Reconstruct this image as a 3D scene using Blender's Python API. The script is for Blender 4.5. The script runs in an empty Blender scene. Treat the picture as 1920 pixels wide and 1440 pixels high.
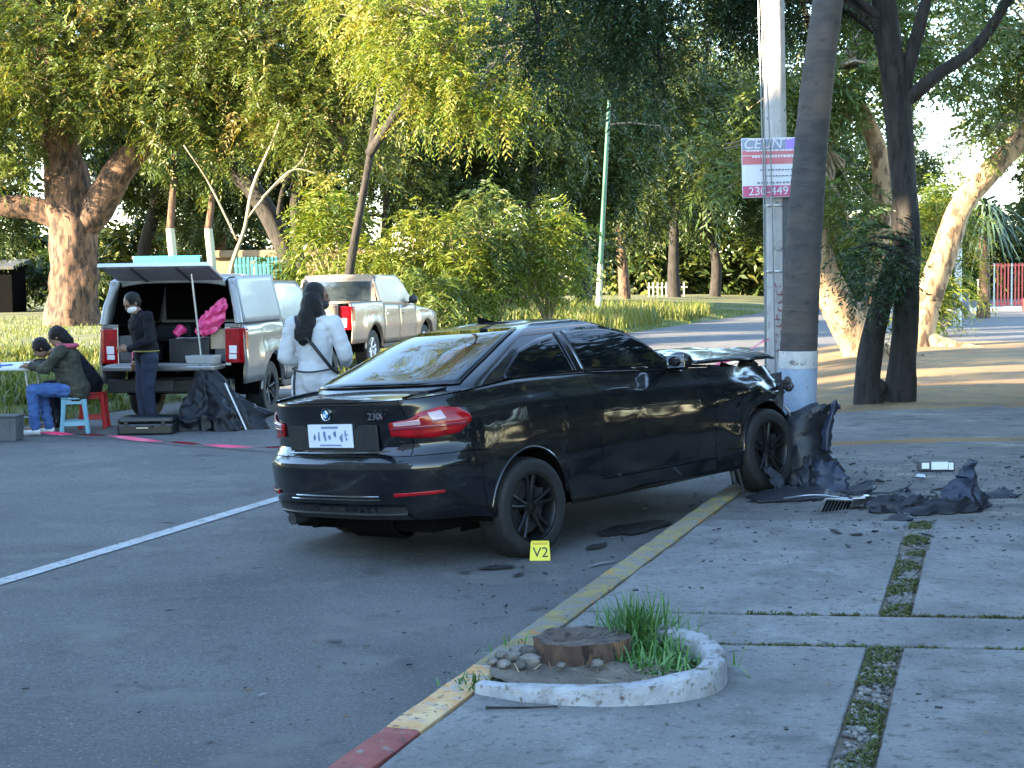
import bpy, bmesh, math, random
import numpy as np
from mathutils import Vector, Matrix, Euler, noise as mnoise

# ------------------------------------------------------------------ camera, sky, sun, exposure
scene = bpy.context.scene
COL = scene.collection
CAM_H, FPX, HOR, ROLL = 1.8, 2900.0, 522.0, math.radians(0.8)
cd = bpy.data.cameras.new('camera'); cam = bpy.data.objects.new('camera', cd); COL.objects.link(cam)
cd.sensor_width = 36.0; cd.lens = 36.0 * FPX / 1920.0; cd.clip_start = 0.1; cd.clip_end = 1500
pitch = math.atan((720 - HOR) / FPX)
cam.matrix_world = Matrix.Translation((0, 0, CAM_H)) @ Matrix.Rotation(math.pi / 2 - pitch, 4, 'X') @ Matrix.Rotation(-ROLL, 4, 'Z')
scene.camera = cam

SUN_EL = math.radians(17.0)
SUN_TRAVEL = Vector((0.90, 0.436, 0)).normalized()          # the way the light travels over the ground
world = bpy.data.worlds.new('World'); scene.world = world; world.use_nodes = True
wn = world.node_tree.nodes; wl = world.node_tree.links
bg = wn['Background']; sky = wn.new('ShaderNodeTexSky'); sky.sky_type = 'NISHITA'; sky.sun_disc = False
sky.sun_elevation = SUN_EL
sky.sun_rotation = math.atan2(-SUN_TRAVEL.x, -SUN_TRAVEL.y)   # compass bearing towards the sun
sky.air_density = 1.0; sky.dust_density = 0.1; sky.ozone_density = 3.0
tint = wn.new('ShaderNodeMix'); tint.data_type = 'RGBA'; tint.blend_type = 'MULTIPLY'; tint.inputs[0].default_value = 1.0; tint.inputs[7].default_value = (1.05, 0.96, 0.86, 1)
wl.new(sky.outputs[0], tint.inputs[6]); wl.new(tint.outputs[2], bg.inputs[0]); bg.inputs[1].default_value = 0.15
sl = bpy.data.lights.new('sun', 'SUN'); sl.energy = 4.4; sl.angle = math.radians(0.6); sl.color = (1.0, 0.81, 0.55)
sun = bpy.data.objects.new('sun', sl); COL.objects.link(sun)
sd = Vector((SUN_TRAVEL.x * math.cos(SUN_EL), SUN_TRAVEL.y * math.cos(SUN_EL), -math.sin(SUN_EL)))
sun.rotation_euler = sd.to_track_quat('-Z', 'Y').to_euler(); sun.location = (-30, -10, 20)
vs = scene.view_settings; vs.view_transform = 'Standard'; vs.look = 'None'; vs.gamma = 1.0; vs.exposure = 3.45
vs.use_curve_mapping = False
scene.cycles.max_bounces = 6; scene.cycles.transparent_max_bounces = 8

rng = np.random.default_rng(7); random.seed(7)
R = math.radians

# ------------------------------------------------------------------ materials
def _ramp(nt, fac, stops):
    r = nt.nodes.new('ShaderNodeValToRGB'); e = r.color_ramp.elements
    while len(e) < len(stops): e.new(0.5)
    for k, (p, c) in enumerate(stops):
        e[k].position = p; e[k].color = (*c, 1) if len(c) == 3 else c
    nt.links.new(fac, r.inputs[0]); return r.outputs[0]
def _noise(nt, vec, scale, detail=4, rough=0.55, dist=0.0):
    n = nt.nodes.new('ShaderNodeTexNoise'); n.inputs['Scale'].default_value = scale
    n.inputs['Detail'].default_value = detail; n.inputs['Roughness'].default_value = rough; n.inputs['Distortion'].default_value = dist
    nt.links.new(vec, n.inputs['Vector']); return n.outputs['Fac']
def _mixc(nt, fac, a, b, mode='MIX'):
    m = nt.nodes.new('ShaderNodeMix'); m.data_type = 'RGBA'; m.blend_type = mode
    for s, v in ((m.inputs[0], fac), (m.inputs[6], a), (m.inputs[7], b)):
        if isinstance(v, (int, float)): s.default_value = v
        elif isinstance(v, tuple): s.default_value = (*v, 1)
        else: nt.links.new(v, s)
    return m.outputs[2]
def M(name, col, rough=0.6, col2=None, scale=8.0, metal=0.0, coat=0.0, bump=0.0, bscale=40.0, spec=0.5, layers=None, trans=0.0,
      stretch=None, alpha=None, lo=0.35, hi=0.65, coord='Object', rough2=None, sheen=0.0, random_v=0.0):
    """principled material: two-colour noise, extra colour layers (colour, scale, lo, hi), bump"""
    m = bpy.data.materials.new(name); m.use_nodes = True; nt = m.node_tree; p = nt.nodes['Principled BSDF']
    p.inputs['Roughness'].default_value = rough; p.inputs['Metallic'].default_value = metal
    p.inputs['Specular IOR Level'].default_value = spec
    p.inputs['Coat Weight'].default_value = coat; p.inputs['Coat Roughness'].default_value = 0.05
    p.inputs['Sheen Weight'].default_value = sheen
    if trans: p.inputs['Transmission Weight'].default_value = trans
    tc = nt.nodes.new('ShaderNodeTexCoord'); vec = tc.outputs[coord]
    if stretch:
        mp = nt.nodes.new('ShaderNodeMapping'); mp.inputs['Scale'].default_value = stretch
        nt.links.new(vec, mp.inputs[0]); vec = mp.outputs[0]
    c = None
    if col2 is not None:
        c = _ramp(nt, _noise(nt, vec, scale), [(lo, col), (hi, col2)])
    for (lc, ls, l0, l1) in (layers or []):
        f = _ramp(nt, _noise(nt, vec, ls, 6, 0.6), [(l0, (0, 0, 0)), (l1, (1, 1, 1))])
        c = _mixc(nt, f, c if c is not None else col, lc)
    if random_v:
        oi = nt.nodes.new('ShaderNodeObjectInfo')
        hs = nt.nodes.new('ShaderNodeHueSaturation'); mr = nt.nodes.new('ShaderNodeMapRange')
        mr.inputs[3].default_value = 1 - random_v; mr.inputs[4].default_value = 1 + random_v
        nt.links.new(oi.outputs['Random'], mr.inputs[0]); nt.links.new(mr.outputs[0], hs.inputs['Value'])
        if c is None: hs.inputs['Color'].default_value = (*col, 1)
        else: nt.links.new(c, hs.inputs['Color'])
        c = hs.outputs[0]
    if c is None: p.inputs['Base Color'].default_value = (*col, 1)
    else: nt.links.new(c, p.inputs['Base Color'])
    if rough2 is not None:
        rr = _ramp(nt, _noise(nt, vec, scale * 1.7), [(0.3, (rough,) * 3), (0.7, (rough2,) * 3)]); nt.links.new(rr, p.inputs['Roughness'])
    if bump:
        b = nt.nodes.new('ShaderNodeBump'); b.inputs['Strength'].default_value = min(1, bump); b.inputs['Distance'].default_value = 0.02
        nt.links.new(_noise(nt, vec, bscale, 8, 0.65), b.inputs['Height']); nt.links.new(b.outputs[0], p.inputs['Normal'])
    return m
def LEAF(name, cols, trans=0.35, rough=0.45):
    """leaf: colour by a per-leaf attribute, part of the light passes through"""
    m = bpy.data.materials.new(name); m.use_nodes = True; nt = m.node_tree; p = nt.nodes['Principled BSDF']
    at = nt.nodes.new('ShaderNodeAttribute'); at.attribute_name = 'tint'
    n = len(cols); c = _ramp(nt, at.outputs['Fac'], [(k / (n - 1), cc) for k, cc in enumerate(cols)])
    nt.links.new(c, p.inputs['Base Color']); p.inputs['Roughness'].default_value = rough
    p.inputs['Specular IOR Level'].default_value = 0.35
    t = nt.nodes.new('ShaderNodeBsdfTranslucent'); mx = nt.nodes.new('ShaderNodeMixShader'); mx.inputs[0].default_value = trans
    nt.links.new(_mixc(nt, 1.0, c, (1.0, 0.95, 0.35), 'MULTIPLY'), t.inputs[0])
    nt.links.new(p.outputs[0], mx.inputs[1]); nt.links.new(t.outputs[0], mx.inputs[2])
    nt.links.new(mx.outputs[0], nt.nodes['Material Output'].inputs[0]); return m

# ------------------------------------------------------------------ mesh builders
def link(o, parent=None):
    COL.objects.link(o)
    if parent: o.parent = parent
    return o
def tag(o, label=None, cat=None, group=None, kind=None):
    for k, v in (('label', label), ('category', cat), ('group', group), ('kind', kind)):
        if v: o[k] = v
    return o
def thing(name, label, cat, loc=(0, 0, 0), rz=0.0, group=None, rot=None):
    o = bpy.data.objects.new(name, None); COL.objects.link(o); o.location = loc
    o.rotation_euler = rot if rot else (0, 0, rz); o.empty_display_size = 0.2
    return tag(o, label, cat, group)
class MB:
    def __init__(s): s.v = []; s.f = []; s.mi = []; s.n = 0
    def add(s, verts, faces, mi=0):
        b = s.n; s.v.extend([tuple(map(float, p)) for p in verts]); s.n = len(s.v)
        s.f.extend([tuple(int(i) + b for i in f) for f in faces]); s.mi.extend([mi] * len(faces)); return s
    def box(s, c, d, rot=None, mi=0, taper=1.0):
        x, y, z = d[0] / 2, d[1] / 2, d[2] / 2; t = taper
        p = [(-x, -y, -z), (x, -y, -z), (x, y, -z), (-x, y, -z), (-x * t, -y * t, z), (x * t, -y * t, z), (x * t, y * t, z), (-x * t, y * t, z)]
        m = Euler(rot).to_matrix() if rot is not None else None
        p = [(m @ Vector(q) if m else Vector(q)) + Vector(c) for q in p]
        return s.add(p, [(3, 2, 1, 0), (4, 5, 6, 7), (0, 1, 5, 4), (1, 2, 6, 5), (2, 3, 7, 6), (3, 0, 4, 7)], mi)
    def grid(s, P, mi=0, close_u=False, close_v=False, flip=False):
        P = np.asarray(P, float); n, m = P.shape[:2]; fs = []
        for i in range(n if close_u else n - 1):
            for j in range(m if close_v else m - 1):
                a, b = i * m + j, i * m + (j + 1) % m; c, d = ((i + 1) % n) * m + (j + 1) % m, ((i + 1) % n) * m + j
                fs.append((a, d, c, b) if flip else (a, b, c, d))
        return s.add(P.reshape(-1, 3), fs, mi)
    def tube(s, path, rad, n=10, caps=True, mi=0, flat=1.0, jitter=0.0):
        path = [Vector(p) for p in path]; k = len(path)
        rad = [rad] * k if isinstance(rad, (int, float)) else list(rad)
        t0 = (path[1] - path[0]).normalized(); up = Vector((0, 0, 1)) if abs(t0.z) < 0.9 else Vector((1, 0, 0))
        nx = t0.cross(up).normalized(); rows = []
        for i in range(k):
            t = (path[min(i + 1, k - 1)] - path[max(i - 1, 0)]).normalized()
            nx = (nx - t * nx.dot(t)).normalized(); ny = t.cross(nx)
            row = []
            for j in range(n):
                a = 2 * math.pi * j / n; r = rad[i] * (1 + (random.uniform(-jitter, jitter) if jitter else 0))
                row.append(path[i] + nx * (math.cos(a) * r) + ny * (math.sin(a) * r * flat))
            rows.append(row)
        b = s.n; s.grid(rows, mi, close_v=True)
        if caps:
            s.f.append(tuple(b + j for j in range(n))); s.mi.append(mi)
            s.f.append(tuple(b + (k - 1) * n + j for j in reversed(range(n)))); s.mi.append(mi)
        return s
    def lathe(s, prof, n=24, mi=0, axis='Z', c=(0, 0, 0)):
        rows = []
        for r, z in prof:
            row = []
            for j in range(n):
                a = 2 * math.pi * j / n; p = (r * math.cos(a), r * math.sin(a), z)
                if axis == 'Y': p = (p[0], p[2], p[1])
                elif axis == 'X': p = (p[2], p[0], p[1])
                row.append((p[0] + c[0], p[1] + c[1], p[2] + c[2]))
            rows.append(row)
        return s.grid(rows, mi, close_v=True)
    def ball(s, c, r, n=12, m=8, rot=None, mi=0):
        r = (r, r, r) if isinstance(r, (int, float)) else r; mt = Euler(rot).to_matrix() if rot is not None else None; rows = []
        for i in range(m + 1):
            th = math.pi * i / m; row = []
            for j in range(n):
                a = 2 * math.pi * j / n; q = Vector((r[0] * math.sin(th) * math.cos(a), r[1] * math.sin(th) * math.sin(a), r[2] * math.cos(th)))
                row.append((mt @ q if mt else q) + Vector(c))
            rows.append(row)
        return s.grid(rows, mi, close_v=True)
    def prism(s, poly, h0, h1, mi=0, axis='Z', inset=0.0):
        """extrude a 2-D outline between two heights"""
        def P(p, h): return {'Z': (p[0], p[1], h), 'Y': (p[0], h, p[1]), 'X': (h, p[0], p[1])}[axis]
        n = len(poly); cx = sum(p[0] for p in poly) / n; cy = sum(p[1] for p in poly) / n
        top = [(cx + (p[0] - cx) * (1 - inset), cy + (p[1] - cy) * (1 - inset)) for p in poly]
        v = [P(p, h0) for p in poly] + [P(p, h1) for p in top]
        return s.add(v, [tuple(reversed(range(n))), tuple(range(n, 2 * n))] + [(i, (i + 1) % n, n + (i + 1) % n, n + i) for i in range(n)], mi)
    def mesh(s, name, mats, smooth=None, bevel=0.0, fix=True, bseg=2):
        me = bpy.data.meshes.new(name); me.from_pydata(s.v, [], s.f)
        mats = mats if isinstance(mats, (list, tuple)) else [mats]
        for m in mats: me.materials.append(m)
        me.polygons.foreach_set('material_index', s.mi)
        if fix or bevel:
            bm = bmesh.new(); bm.from_mesh(me); bmesh.ops.remove_doubles(bm, verts=bm.verts, dist=1e-5)
            if fix: bmesh.ops.recalc_face_normals(bm, faces=bm.faces)
            if bevel:
                es = [e for e in bm.edges if len(e.link_faces) == 2 and e.calc_face_angle(0) > 0.6]
                bmesh.ops.bevel(bm, geom=es, offset=bevel, segments=bseg, profile=0.5, affect='EDGES', clamp_overlap=True)
            bm.to_mesh(me); bm.free()
        if smooth is not None:
            me.polygons.foreach_set('use_smooth', [True] * len(me.polygons))
            if smooth < 179: me.set_sharp_from_angle(angle=math.radians(smooth))
        me.update(); return me
    def build(s, name, mats, parent=None, smooth=None, bevel=0.0, loc=None, rot=None, fix=True, bseg=2):
        o = bpy.data.objects.new(name, s.mesh(name, mats, smooth, bevel, fix, bseg)); link(o, parent)
        if loc is not None: o.location = loc
        if rot is not None: o.rotation_euler = rot
        return o
def fast_mesh(name, V, F, mat, tint=None, smooth=False):
    """big mesh from numpy arrays: V (n,3), F (m,k)"""
    me = bpy.data.meshes.new(name); n = len(V); m, k = F.shape
    me.vertices.add(n); me.vertices.foreach_set('co', np.ascontiguousarray(V, np.float32).ravel())
    me.loops.add(m * k); me.loops.foreach_set('vertex_index', np.ascontiguousarray(F, np.int32).ravel())
    me.polygons.add(m); me.polygons.foreach_set('loop_start', np.arange(0, m * k, k, dtype=np.int32))
    for mm in (mat if isinstance(mat, (list, tuple)) else [mat]): me.materials.append(mm)
    if tint is not None:
        a = me.attributes.new('tint', 'FLOAT', 'FACE'); a.data.foreach_set('value', np.ascontiguousarray(tint, np.float32))
    me.update(calc_edges=True)
    if smooth: me.polygons.foreach_set('use_smooth', np.ones(m, bool))
    return me
def mobj(name, me, parent=None, loc=None):
    o = bpy.data.objects.new(name, me); link(o, parent)
    if loc is not None: o.location = loc
    return o
def copy_tree(o, parent=None):
    c = o.copy(); COL.objects.link(c)
    if parent: c.parent = parent
    for ch in list(o.children): copy_tree(ch, c)
    return c
def text(body, size, mat, parent, loc, rot, name='lettering', depth=0.001, align='CENTER', sx=1.0, shear=0.0):
    cu = bpy.data.curves.new(name, 'FONT'); cu.body = body; cu.size = size; cu.extrude = depth; cu.align_x = align; cu.align_y = 'CENTER'; cu.shear = shear
    o = bpy.data.objects.new(name, cu); o.scale = (sx, 1, 1); tmp = o; COL.objects.link(tmp)
    dg = bpy.context.evaluated_depsgraph_get(); me = bpy.data.meshes.new_from_object(tmp.evaluated_get(dg)); bpy.data.objects.remove(tmp)
    me.materials.clear(); me.materials.append(mat)
    o = bpy.data.objects.new(name, me); link(o, parent); o.location = loc; o.rotation_euler = rot; o.scale = (sx, 1, 1); return o
def nz(x, y, z=0.0, s=1.0): return mnoise.noise(Vector((x * s, y * s, z * s)))
def spline(pts, n):
    """Catmull-Rom through points"""
    P = [np.array(p, float) for p in pts]; P = [2 * P[0] - P[1]] + P + [2 * P[-1] - P[-2]]; out = []
    segs = len(P) - 3
    for i in range(n):
        u = i / (n - 1) * segs; k = min(int(u), segs - 1); t = u - k; a, b, c, d = P[k:k + 4]
        out.append(0.5 * ((2 * b) + (-a + c) * t + (2 * a - 5 * b + 4 * c - d) * t * t + (-a + 3 * b - 3 * c + d) * t ** 3))
    return out
def interp(x, xs, ys): return np.interp(x, xs, ys)
# ------------------------------------------------------------------ setting: ground, road, kerb, pavement, verge
mat_asphalt = M('asphalt', (0.082, 0.081, 0.082), 0.85, (0.125, 0.122, 0.12), 0.8, bump=0.8, bscale=110, coord='Object',
                layers=[((0.055, 0.054, 0.054), 55, 0.52, 0.66), ((0.21, 0.20, 0.19), 60, 0.57, 0.68), ((0.15, 0.142, 0.132), 1.7, 0.54, 0.72), ((0.05, 0.049, 0.048), 2.6, 0.60, 0.72), ((0.03, 0.03, 0.03), 7, 0.66, 0.73)])
mat_concrete = M('pavement concrete', (0.145, 0.143, 0.138), 0.85, (0.215, 0.21, 0.20), 1.6, bump=0.9, bscale=45, random_v=0.07,
                 layers=[((0.095, 0.093, 0.09), 2.6, 0.50, 0.72), ((0.27, 0.268, 0.262), 3.1, 0.58, 0.78), ((0.075, 0.072, 0.068), 16, 0.55, 0.68), ((0.28, 0.275, 0.27), 34, 0.60, 0.74), ((0.055, 0.053, 0.05), 48, 0.59, 0.68), ((0.085, 0.082, 0.078), .9, .55, .75)])
mat_soil = M('dry soil', (0.10, 0.08, 0.06), 0.95, (0.17, 0.14, 0.105), 6, bump=0.8, bscale=50, layers=[((0.05, 0.042, 0.035), 25, 0.55, 0.68)])
mat_dirt_sun = M('sandy dirt and sun streak', (0.17, 0.092, 0.032), 0.95, (0.25, 0.15, 0.055), 0.5, bump=0.7, bscale=30,
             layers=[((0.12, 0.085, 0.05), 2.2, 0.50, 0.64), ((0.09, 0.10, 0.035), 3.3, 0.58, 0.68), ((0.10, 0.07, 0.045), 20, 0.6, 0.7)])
mat_rough_pave = M('worn dusty pavement', (0.10, 0.094, 0.088), 0.9, (0.155, 0.145, 0.132), 0.9, bump=0.7, bscale=45, stretch=(1, 1.6, 1),
                   layers=[((0.07, 0.067, 0.064), 3.5, 0.50, 0.66), ((0.27, 0.24, 0.19), 1.3, 0.58, 0.7), ((0.05, 0.047, 0.043), 24, 0.56, 0.68), ((0.26, 0.245, 0.22), 36, 0.59, 0.69)])
mat_kerb_yellow = M('worn yellow kerb paint', (0.20, 0.16, 0.065), 0.8, (0.31, 0.235, 0.075), 5, bump=0.6, bscale=50, random_v=0.12,
                    layers=[((0.18, 0.165, 0.135), 9, 0.44, 0.56), ((0.42, 0.16, 0.03), 8, 0.60, 0.66), ((0.06, 0.055, 0.05), 22, 0.6, 0.68)])
mat_kerb_red = M('worn red kerb paint', (0.24, 0.055, 0.045), 0.8, (0.33, 0.09, 0.07), 6, bump=0.6, bscale=50, random_v=0.1,
                 layers=[((0.22, 0.19, 0.17), 13, 0.57, 0.66), ((0.09, 0.05, 0.045), 28, 0.6, 0.68)])
mat_kerb_orange = M('chipped orange kerb paint', (0.48, 0.22, 0.06), 0.8, (0.60, 0.42, 0.22), 8, bump=0.6, bscale=50,
                    layers=[((0.35, 0.30, 0.25), 14, 0.50, 0.60), ((0.10, 0.075, 0.06), 25, 0.58, 0.66)])
mat_line = M('road line paint', (0.42, 0.42, 0.42), 0.7, (0.30, 0.30, 0.30), 6, bump=0.3, bscale=120, layers=[((0.12, 0.12, 0.12), 40, 0.54, 0.66), ((0.16, 0.16, 0.16), 5, 0.60, 0.70)])
mat_verge = M('verge earth', (0.06, 0.075, 0.025), 0.95, (0.12, 0.13, 0.045), 1.2, bump=0.8, bscale=20, layers=[((0.17, 0.13, 0.08), 2.5, 0.55, 0.68)])

def edge_right(y):      # kerb line of the near side
    return -0.55 + (y - 5.61) * 0.338 if y < 14 else (-0.55 + 8.39 * 0.338 + (y - 14) * 0.215)
def edge_left(y): return -6.5 + (y - 19) * 0.337

def sheet(name, rows, mat, z=None, kind='structure', smooth=60):
    mb = MB(); mb.grid(rows); o = mb.build(name, mat, smooth=smooth, fix=False); tag(o, kind=kind)
    return o
g = MB(); g.add([(-500, -300, -0.06), (500, -300, -0.06), (500, 800, -0.06), (-500, 800, -0.06)], [(0, 1, 2, 3)])
tag(g.build('ground', mat_verge, fix=False), kind='structure')
ys = np.concatenate([np.linspace(-25, 40, 66), np.linspace(42, 170, 40)])
rows = []
for y in ys:
    a, b = edge_left(y), (edge_right(y) + 0.02 if y < 36.2 else edge_right(36.2) + min((y - 36.2) * 9, 60) + max(0, y - 60) * 0.3)
    rows.append([(a + (b - a) * t, y, 0.012 * math.sin(math.pi * t)) for t in np.linspace(0, 1, 9)])
sheet('road', rows, mat_asphalt)
# white lane line
pts = spline([(-5.6, 2.0), (-4.25, 6.0), (-3.10, 9.25), (-1.97, 12.58), (-0.9, 15.6), (0.3, 19.0), (1.95, 24.0), (4.5, 31.5), (7.9, 41.5)], 60); rows = []
for i, p in enumerate(pts):
    w = 0.062 + 0.006 * nz(p[1], 3.1, 0, 2.0); rows.append([(p[0] - w, p[1] + w * 0.3, 0.017), (p[0] + w, p[1] - w * 0.3, 0.017)])
sheet('road_line', rows, mat_line)

# oil and scrape marks on the road by the wreck, flat on the asphalt
mat_oil = M('oil stain', (0.018, 0.018, 0.020), 0.45, (0.045, 0.045, 0.047), 14, bump=.3, bscale=110); mat_scrape = M('chalky scrape', (0.24, 0.24, 0.24), 0.9, (0.15, 0.15, 0.15), 20)
def stain(cx, cy, rx, ry, a, mat, seed, z=.0165):
    c_, s_ = math.cos(a), math.sin(a); v = []
    for t in np.linspace(0, 2 * math.pi, 41)[:-1]:
        q = 1 + .45 * nz(math.cos(t) * 1.6, math.sin(t) * 1.6, seed) + .25 * nz(math.cos(t) * 5, math.sin(t) * 5, seed); x, y = rx * q * math.cos(t), ry * q * math.sin(t); v.append((cx + x * c_ - y * s_, cy + x * s_ + y * c_, z))
    mb = MB(); mb.add(v, [tuple(range(40))]); tag(mb.build('road_stain', mat, None, fix=False), kind='structure')
for i, (x, y, rx, ry, a) in enumerate([(-.10, 9.5, .13, .05, .3), (.02, 9.25, .06, .02, 1.0), (-.30, 9.35, .05, .02, .2), (.85, 10.9, .35, .16, .9), (-.9, 7.6, .04, .02, 0), (.1, 8.3, .05, .012, .5), (-1.9, 8.4, .03, .015, .4), (-2.6, 11.5, .05, .02, 0), (.55, 10.2, .12, .05, 1.1)]): stain(x, y, rx, ry, a, mat_oil, i * 3.1)
for i, (x, y, rx, ry, a) in enumerate([(.52, 9.55, .10, .012, .9), (.60, 9.62, .05, .010, .8), (-.75, 9.75, .03, .008, .2), (-2.3, 13.2, .05, .012, .3), (-1.1, 6.6, .03, .008, 1)]): stain(x, y, rx, ry, a, mat_scrape, i * 2.3 + 50, .0175)
# kerb: blocks about a metre long
kerb = bpy.data.objects.new('kerb', None); COL.objects.link(kerb); tag(kerb, kind='structure')
y = 0.2
while y < 15.6:
    L = 0.92 if y < 7.2 else 1.0
    y1 = y + L - 0.008; mat = mat_kerb_red if y1 < 6.3 else (mat_kerb_orange if y1 < 7.3 else mat_kerb_yellow)
    if 5.9 < y < 6.3 or 6.3 < y1 < 6.7: mat = mat_kerb_orange
    prof = [(-0.02, -0.05), (0.0, 0.095), (0.022, 0.128), (0.135, 0.130), (0.155, 0.118), (0.16, -0.05)]
    rows = []
    for t in np.linspace(0, 1, 7):
        yy = y + (y1 - y) * t; x = edge_right(yy); rows.append([(x + a + 0.004 * nz(yy, a * 9, 1, 6), yy - a * 0.3, b + 0.007 * nz(yy, a * 9, 5, 5)) for a, b in prof])
    mb = MB(); mb.grid(rows); n = len(prof)
    mb.f += [tuple(range(n)), tuple(reversed(range(6 * n, 7 * n)))]; mb.mi += [0, 0]
    mb.build('kerb_block', mat, kerb, smooth=50)
    y += L

# pavement of concrete slabs, gravel strips between
PO = np.array([1.66, 6.85]); PE = np.array([0.297, 0.955]); PF = np.array([0.990, -0.139])
def pav(a, b): return PO + PF * a + PE * b
pavement = bpy.data.objects.new('pavement', None); COL.objects.link(pavement); tag(pavement, kind='structure')
def kerb_a(b):           # a of the kerb's back at row b
    for k in range(150):
        a = -3 + k * 0.02; p = pav(a, b)
        if p[0] > edge_right(p[1]) + 0.166: return a
    return -1
def slab(a0, a1, b0, b1, z=0.12, left_kerb=False):
    g = 0.012; nb, na = 9, 7; rows = []
    for b in np.linspace(b0 + g, b1 - g, nb):
        aa = kerb_a(b) + g if left_kerb else a0 + g
        row = []
        for a in np.linspace(aa, a1 - g, na):
            p = pav(a, b); row.append((p[0], p[1], z + 0.004 * nz(p[0], p[1], z, 1.3)))
        rows.append(row)
    mb = MB(); mb.grid(rows)
    ring = [r[0] for r in rows] + rows[-1][1:] + [r[-1] for r in rows[::-1][1:]] + rows[0][1:-1][::-1]
    lo = [(x, y, -0.03) for x, y, _ in ring]; mb.grid([ring + [ring[0]], lo + [lo[0]]])
    mb.build('slab', mat_concrete, pavement, bevel=0.006, smooth=40, bseg=1)
S = 0.068
B = [-3.2, 0.02, 0.70, 2.55]
slab(0, -S, B[0], B[1], left_kerb=True); slab(S, 2.4, B[0], B[1]); slab(2.4, 5.0, B[0], B[1])
slab(0, 1.7, B[1] + 0.03, B[2] - 0.03, left_kerb=True); slab(1.7, 3.6, B[1] + 0.03, B[2] - 0.03); slab(3.6, 5.0, B[1] + 0.03, B[2] - 0.03)
slab(0, -S, B[2], B[3], left_kerb=True); slab(S, 2.5, B[2], B[3], z=0.124); slab(2.5, 5.2, B[2], B[3])
slab(0, -S - 0.01, B[3], 3.75, z=0.116, left_kerb=True); slab(S + 0.01, 2.5, B[3], 3.75, z=0.118); slab(2.5, 5.2, B[3], 3.75)
mb = MB(); mb.grid([[(*pav(a, b), 0.104 + 0.004 * nz(a * 3, b * 3, 2, 3)) if a > -3 else (*pav(a, b), 0.05) for a in np.linspace(-1.6, 5.3, 60)] for b in np.linspace(-3.3, 4.0, 60)])
# keep the bed under the slabs on the pavement's side of the kerb
mb.v = [(max(x, edge_right(y) + 0.14), y, z) for x, y, z in mb.v]
tag(mb.build('gravel_bed', mat_soil, fix=False, smooth=180), kind='structure')

mat_pebble = M('river pebble', (0.10, 0.094, 0.086), 0.75, (0.21, 0.195, 0.175), 30, random_v=0.45, bump=0.3, bscale=60)
mat_pebble_dark = M('dark pebble', (0.05, 0.047, 0.045), 0.75, (0.09, 0.083, 0.076), 30, random_v=0.4)
strip = bpy.data.objects.new('gravel_strip', None); COL.objects.link(strip); tag(strip, kind='structure')
def pebble_mesh(k, mat):
    rg = random.Random(k); mb = MB(); rows = []
    for i in range(5):
        th = math.pi * i / 4; rows.append([(math.sin(th) * math.cos(a) * (1 + rg.uniform(-.22, .22)), math.sin(th) * math.sin(a) * rg.uniform(.6, .9), math.cos(th) * 0.55) for a in np.arange(7) * 2 * math.pi / 7])
    mb.grid(rows, close_v=True); return mb.mesh('pebble', mat, smooth=180)
PEB = [pebble_mesh(k, mat_pebble if k % 3 else mat_pebble_dark) for k in range(9)]
spots = []
for i in range(1400):
    b = rng.uniform(-2.2, 2.5) if rng.random() < .93 else rng.uniform(2.5, 3.7); a = rng.uniform(-S + .008, S - .008)
    if B[1] - .02 < b < B[2] + .02: continue
    spots.append((a, b, rng.uniform(0.008, 0.019)))
for line_b in (B[1], B[2]):                               # loose stones in the two cross joints
    for i in range(75): spots.append((rng.uniform(-1.0, 2.4), line_b + rng.normal(0, .012), rng.uniform(.006, .013)))
spots.sort(key=lambda t: t[1]); acc = []
order = sorted(range(len(spots)), key=lambda i: -spots[i][2] / (pav(spots[i][0], spots[i][1])[1]))
big = set(order[:280])
for i, (a, b, r) in enumerate(spots):
    p = pav(a, b); z = 0.108 + r * 0.25
    if p[1] < 4.9: continue
    if i in big:
        o = mobj('pebble', PEB[i % 9], strip); o.location = (p[0], p[1], z); o.scale = (r, r, r); o.rotation_euler = (rng.uniform(-.4, .4), rng.uniform(-.4, .4), rng.uniform(0, 6.3))
    else: acc.append((p[0], p[1], z, r, i))
mb = MB()
for (x, y, z, r, i) in acc:
    me = PEB[i % 9]; q = Euler((rng.uniform(-.4, .4), 0, rng.uniform(0, 6.3))).to_matrix()
    mb.add([tuple(q @ v.co * r + Vector((x, y, z))) for v in me.vertices], [tuple(p.vertices) for p in me.polygons])
o = mb.build('loose_gravel', mat_pebble, strip, smooth=180, fix=False); tag(o, kind='stuff')
mat_moss = M('moss', (0.05, 0.065, 0.018), 0.95, (0.10, 0.11, 0.03), 30, bump=.8, bscale=90); mb = MB()
for i in range(5200):                                     # small weeds and moss cushions between the pebbles and in the joints
    if i < 4300: b = rng.uniform(-2.2, 3.7); a = rng.uniform(-S, S)
    else: b = (B[1], B[2])[i % 2] + rng.normal(0, .014); a = rng.uniform(-1.0, 2.4)
    if nz(a * 4, b * 3.2, 6) < (-.02 if i < 4300 else -.15) or (i < 4300 and B[1] - .02 < b < B[2] + .02): continue
    p = pav(a, b); r = rng.uniform(.006, .018); q = rng.uniform(0, 6.3)
    for k in range(3):
        qq = q + k * 2.1; mb.add([(p[0], p[1], .106), (p[0] + r * math.cos(qq), p[1] + r * math.sin(qq), .108 + r * 1.3), (p[0] + r * 1.1 * math.cos(qq + .9), p[1] + r * 1.1 * math.sin(qq + .9), .108 + r * .7)], [(0, 1, 2)])
tag(mb.build('moss', mat_moss, strip, fix=False), kind='stuff')

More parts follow.
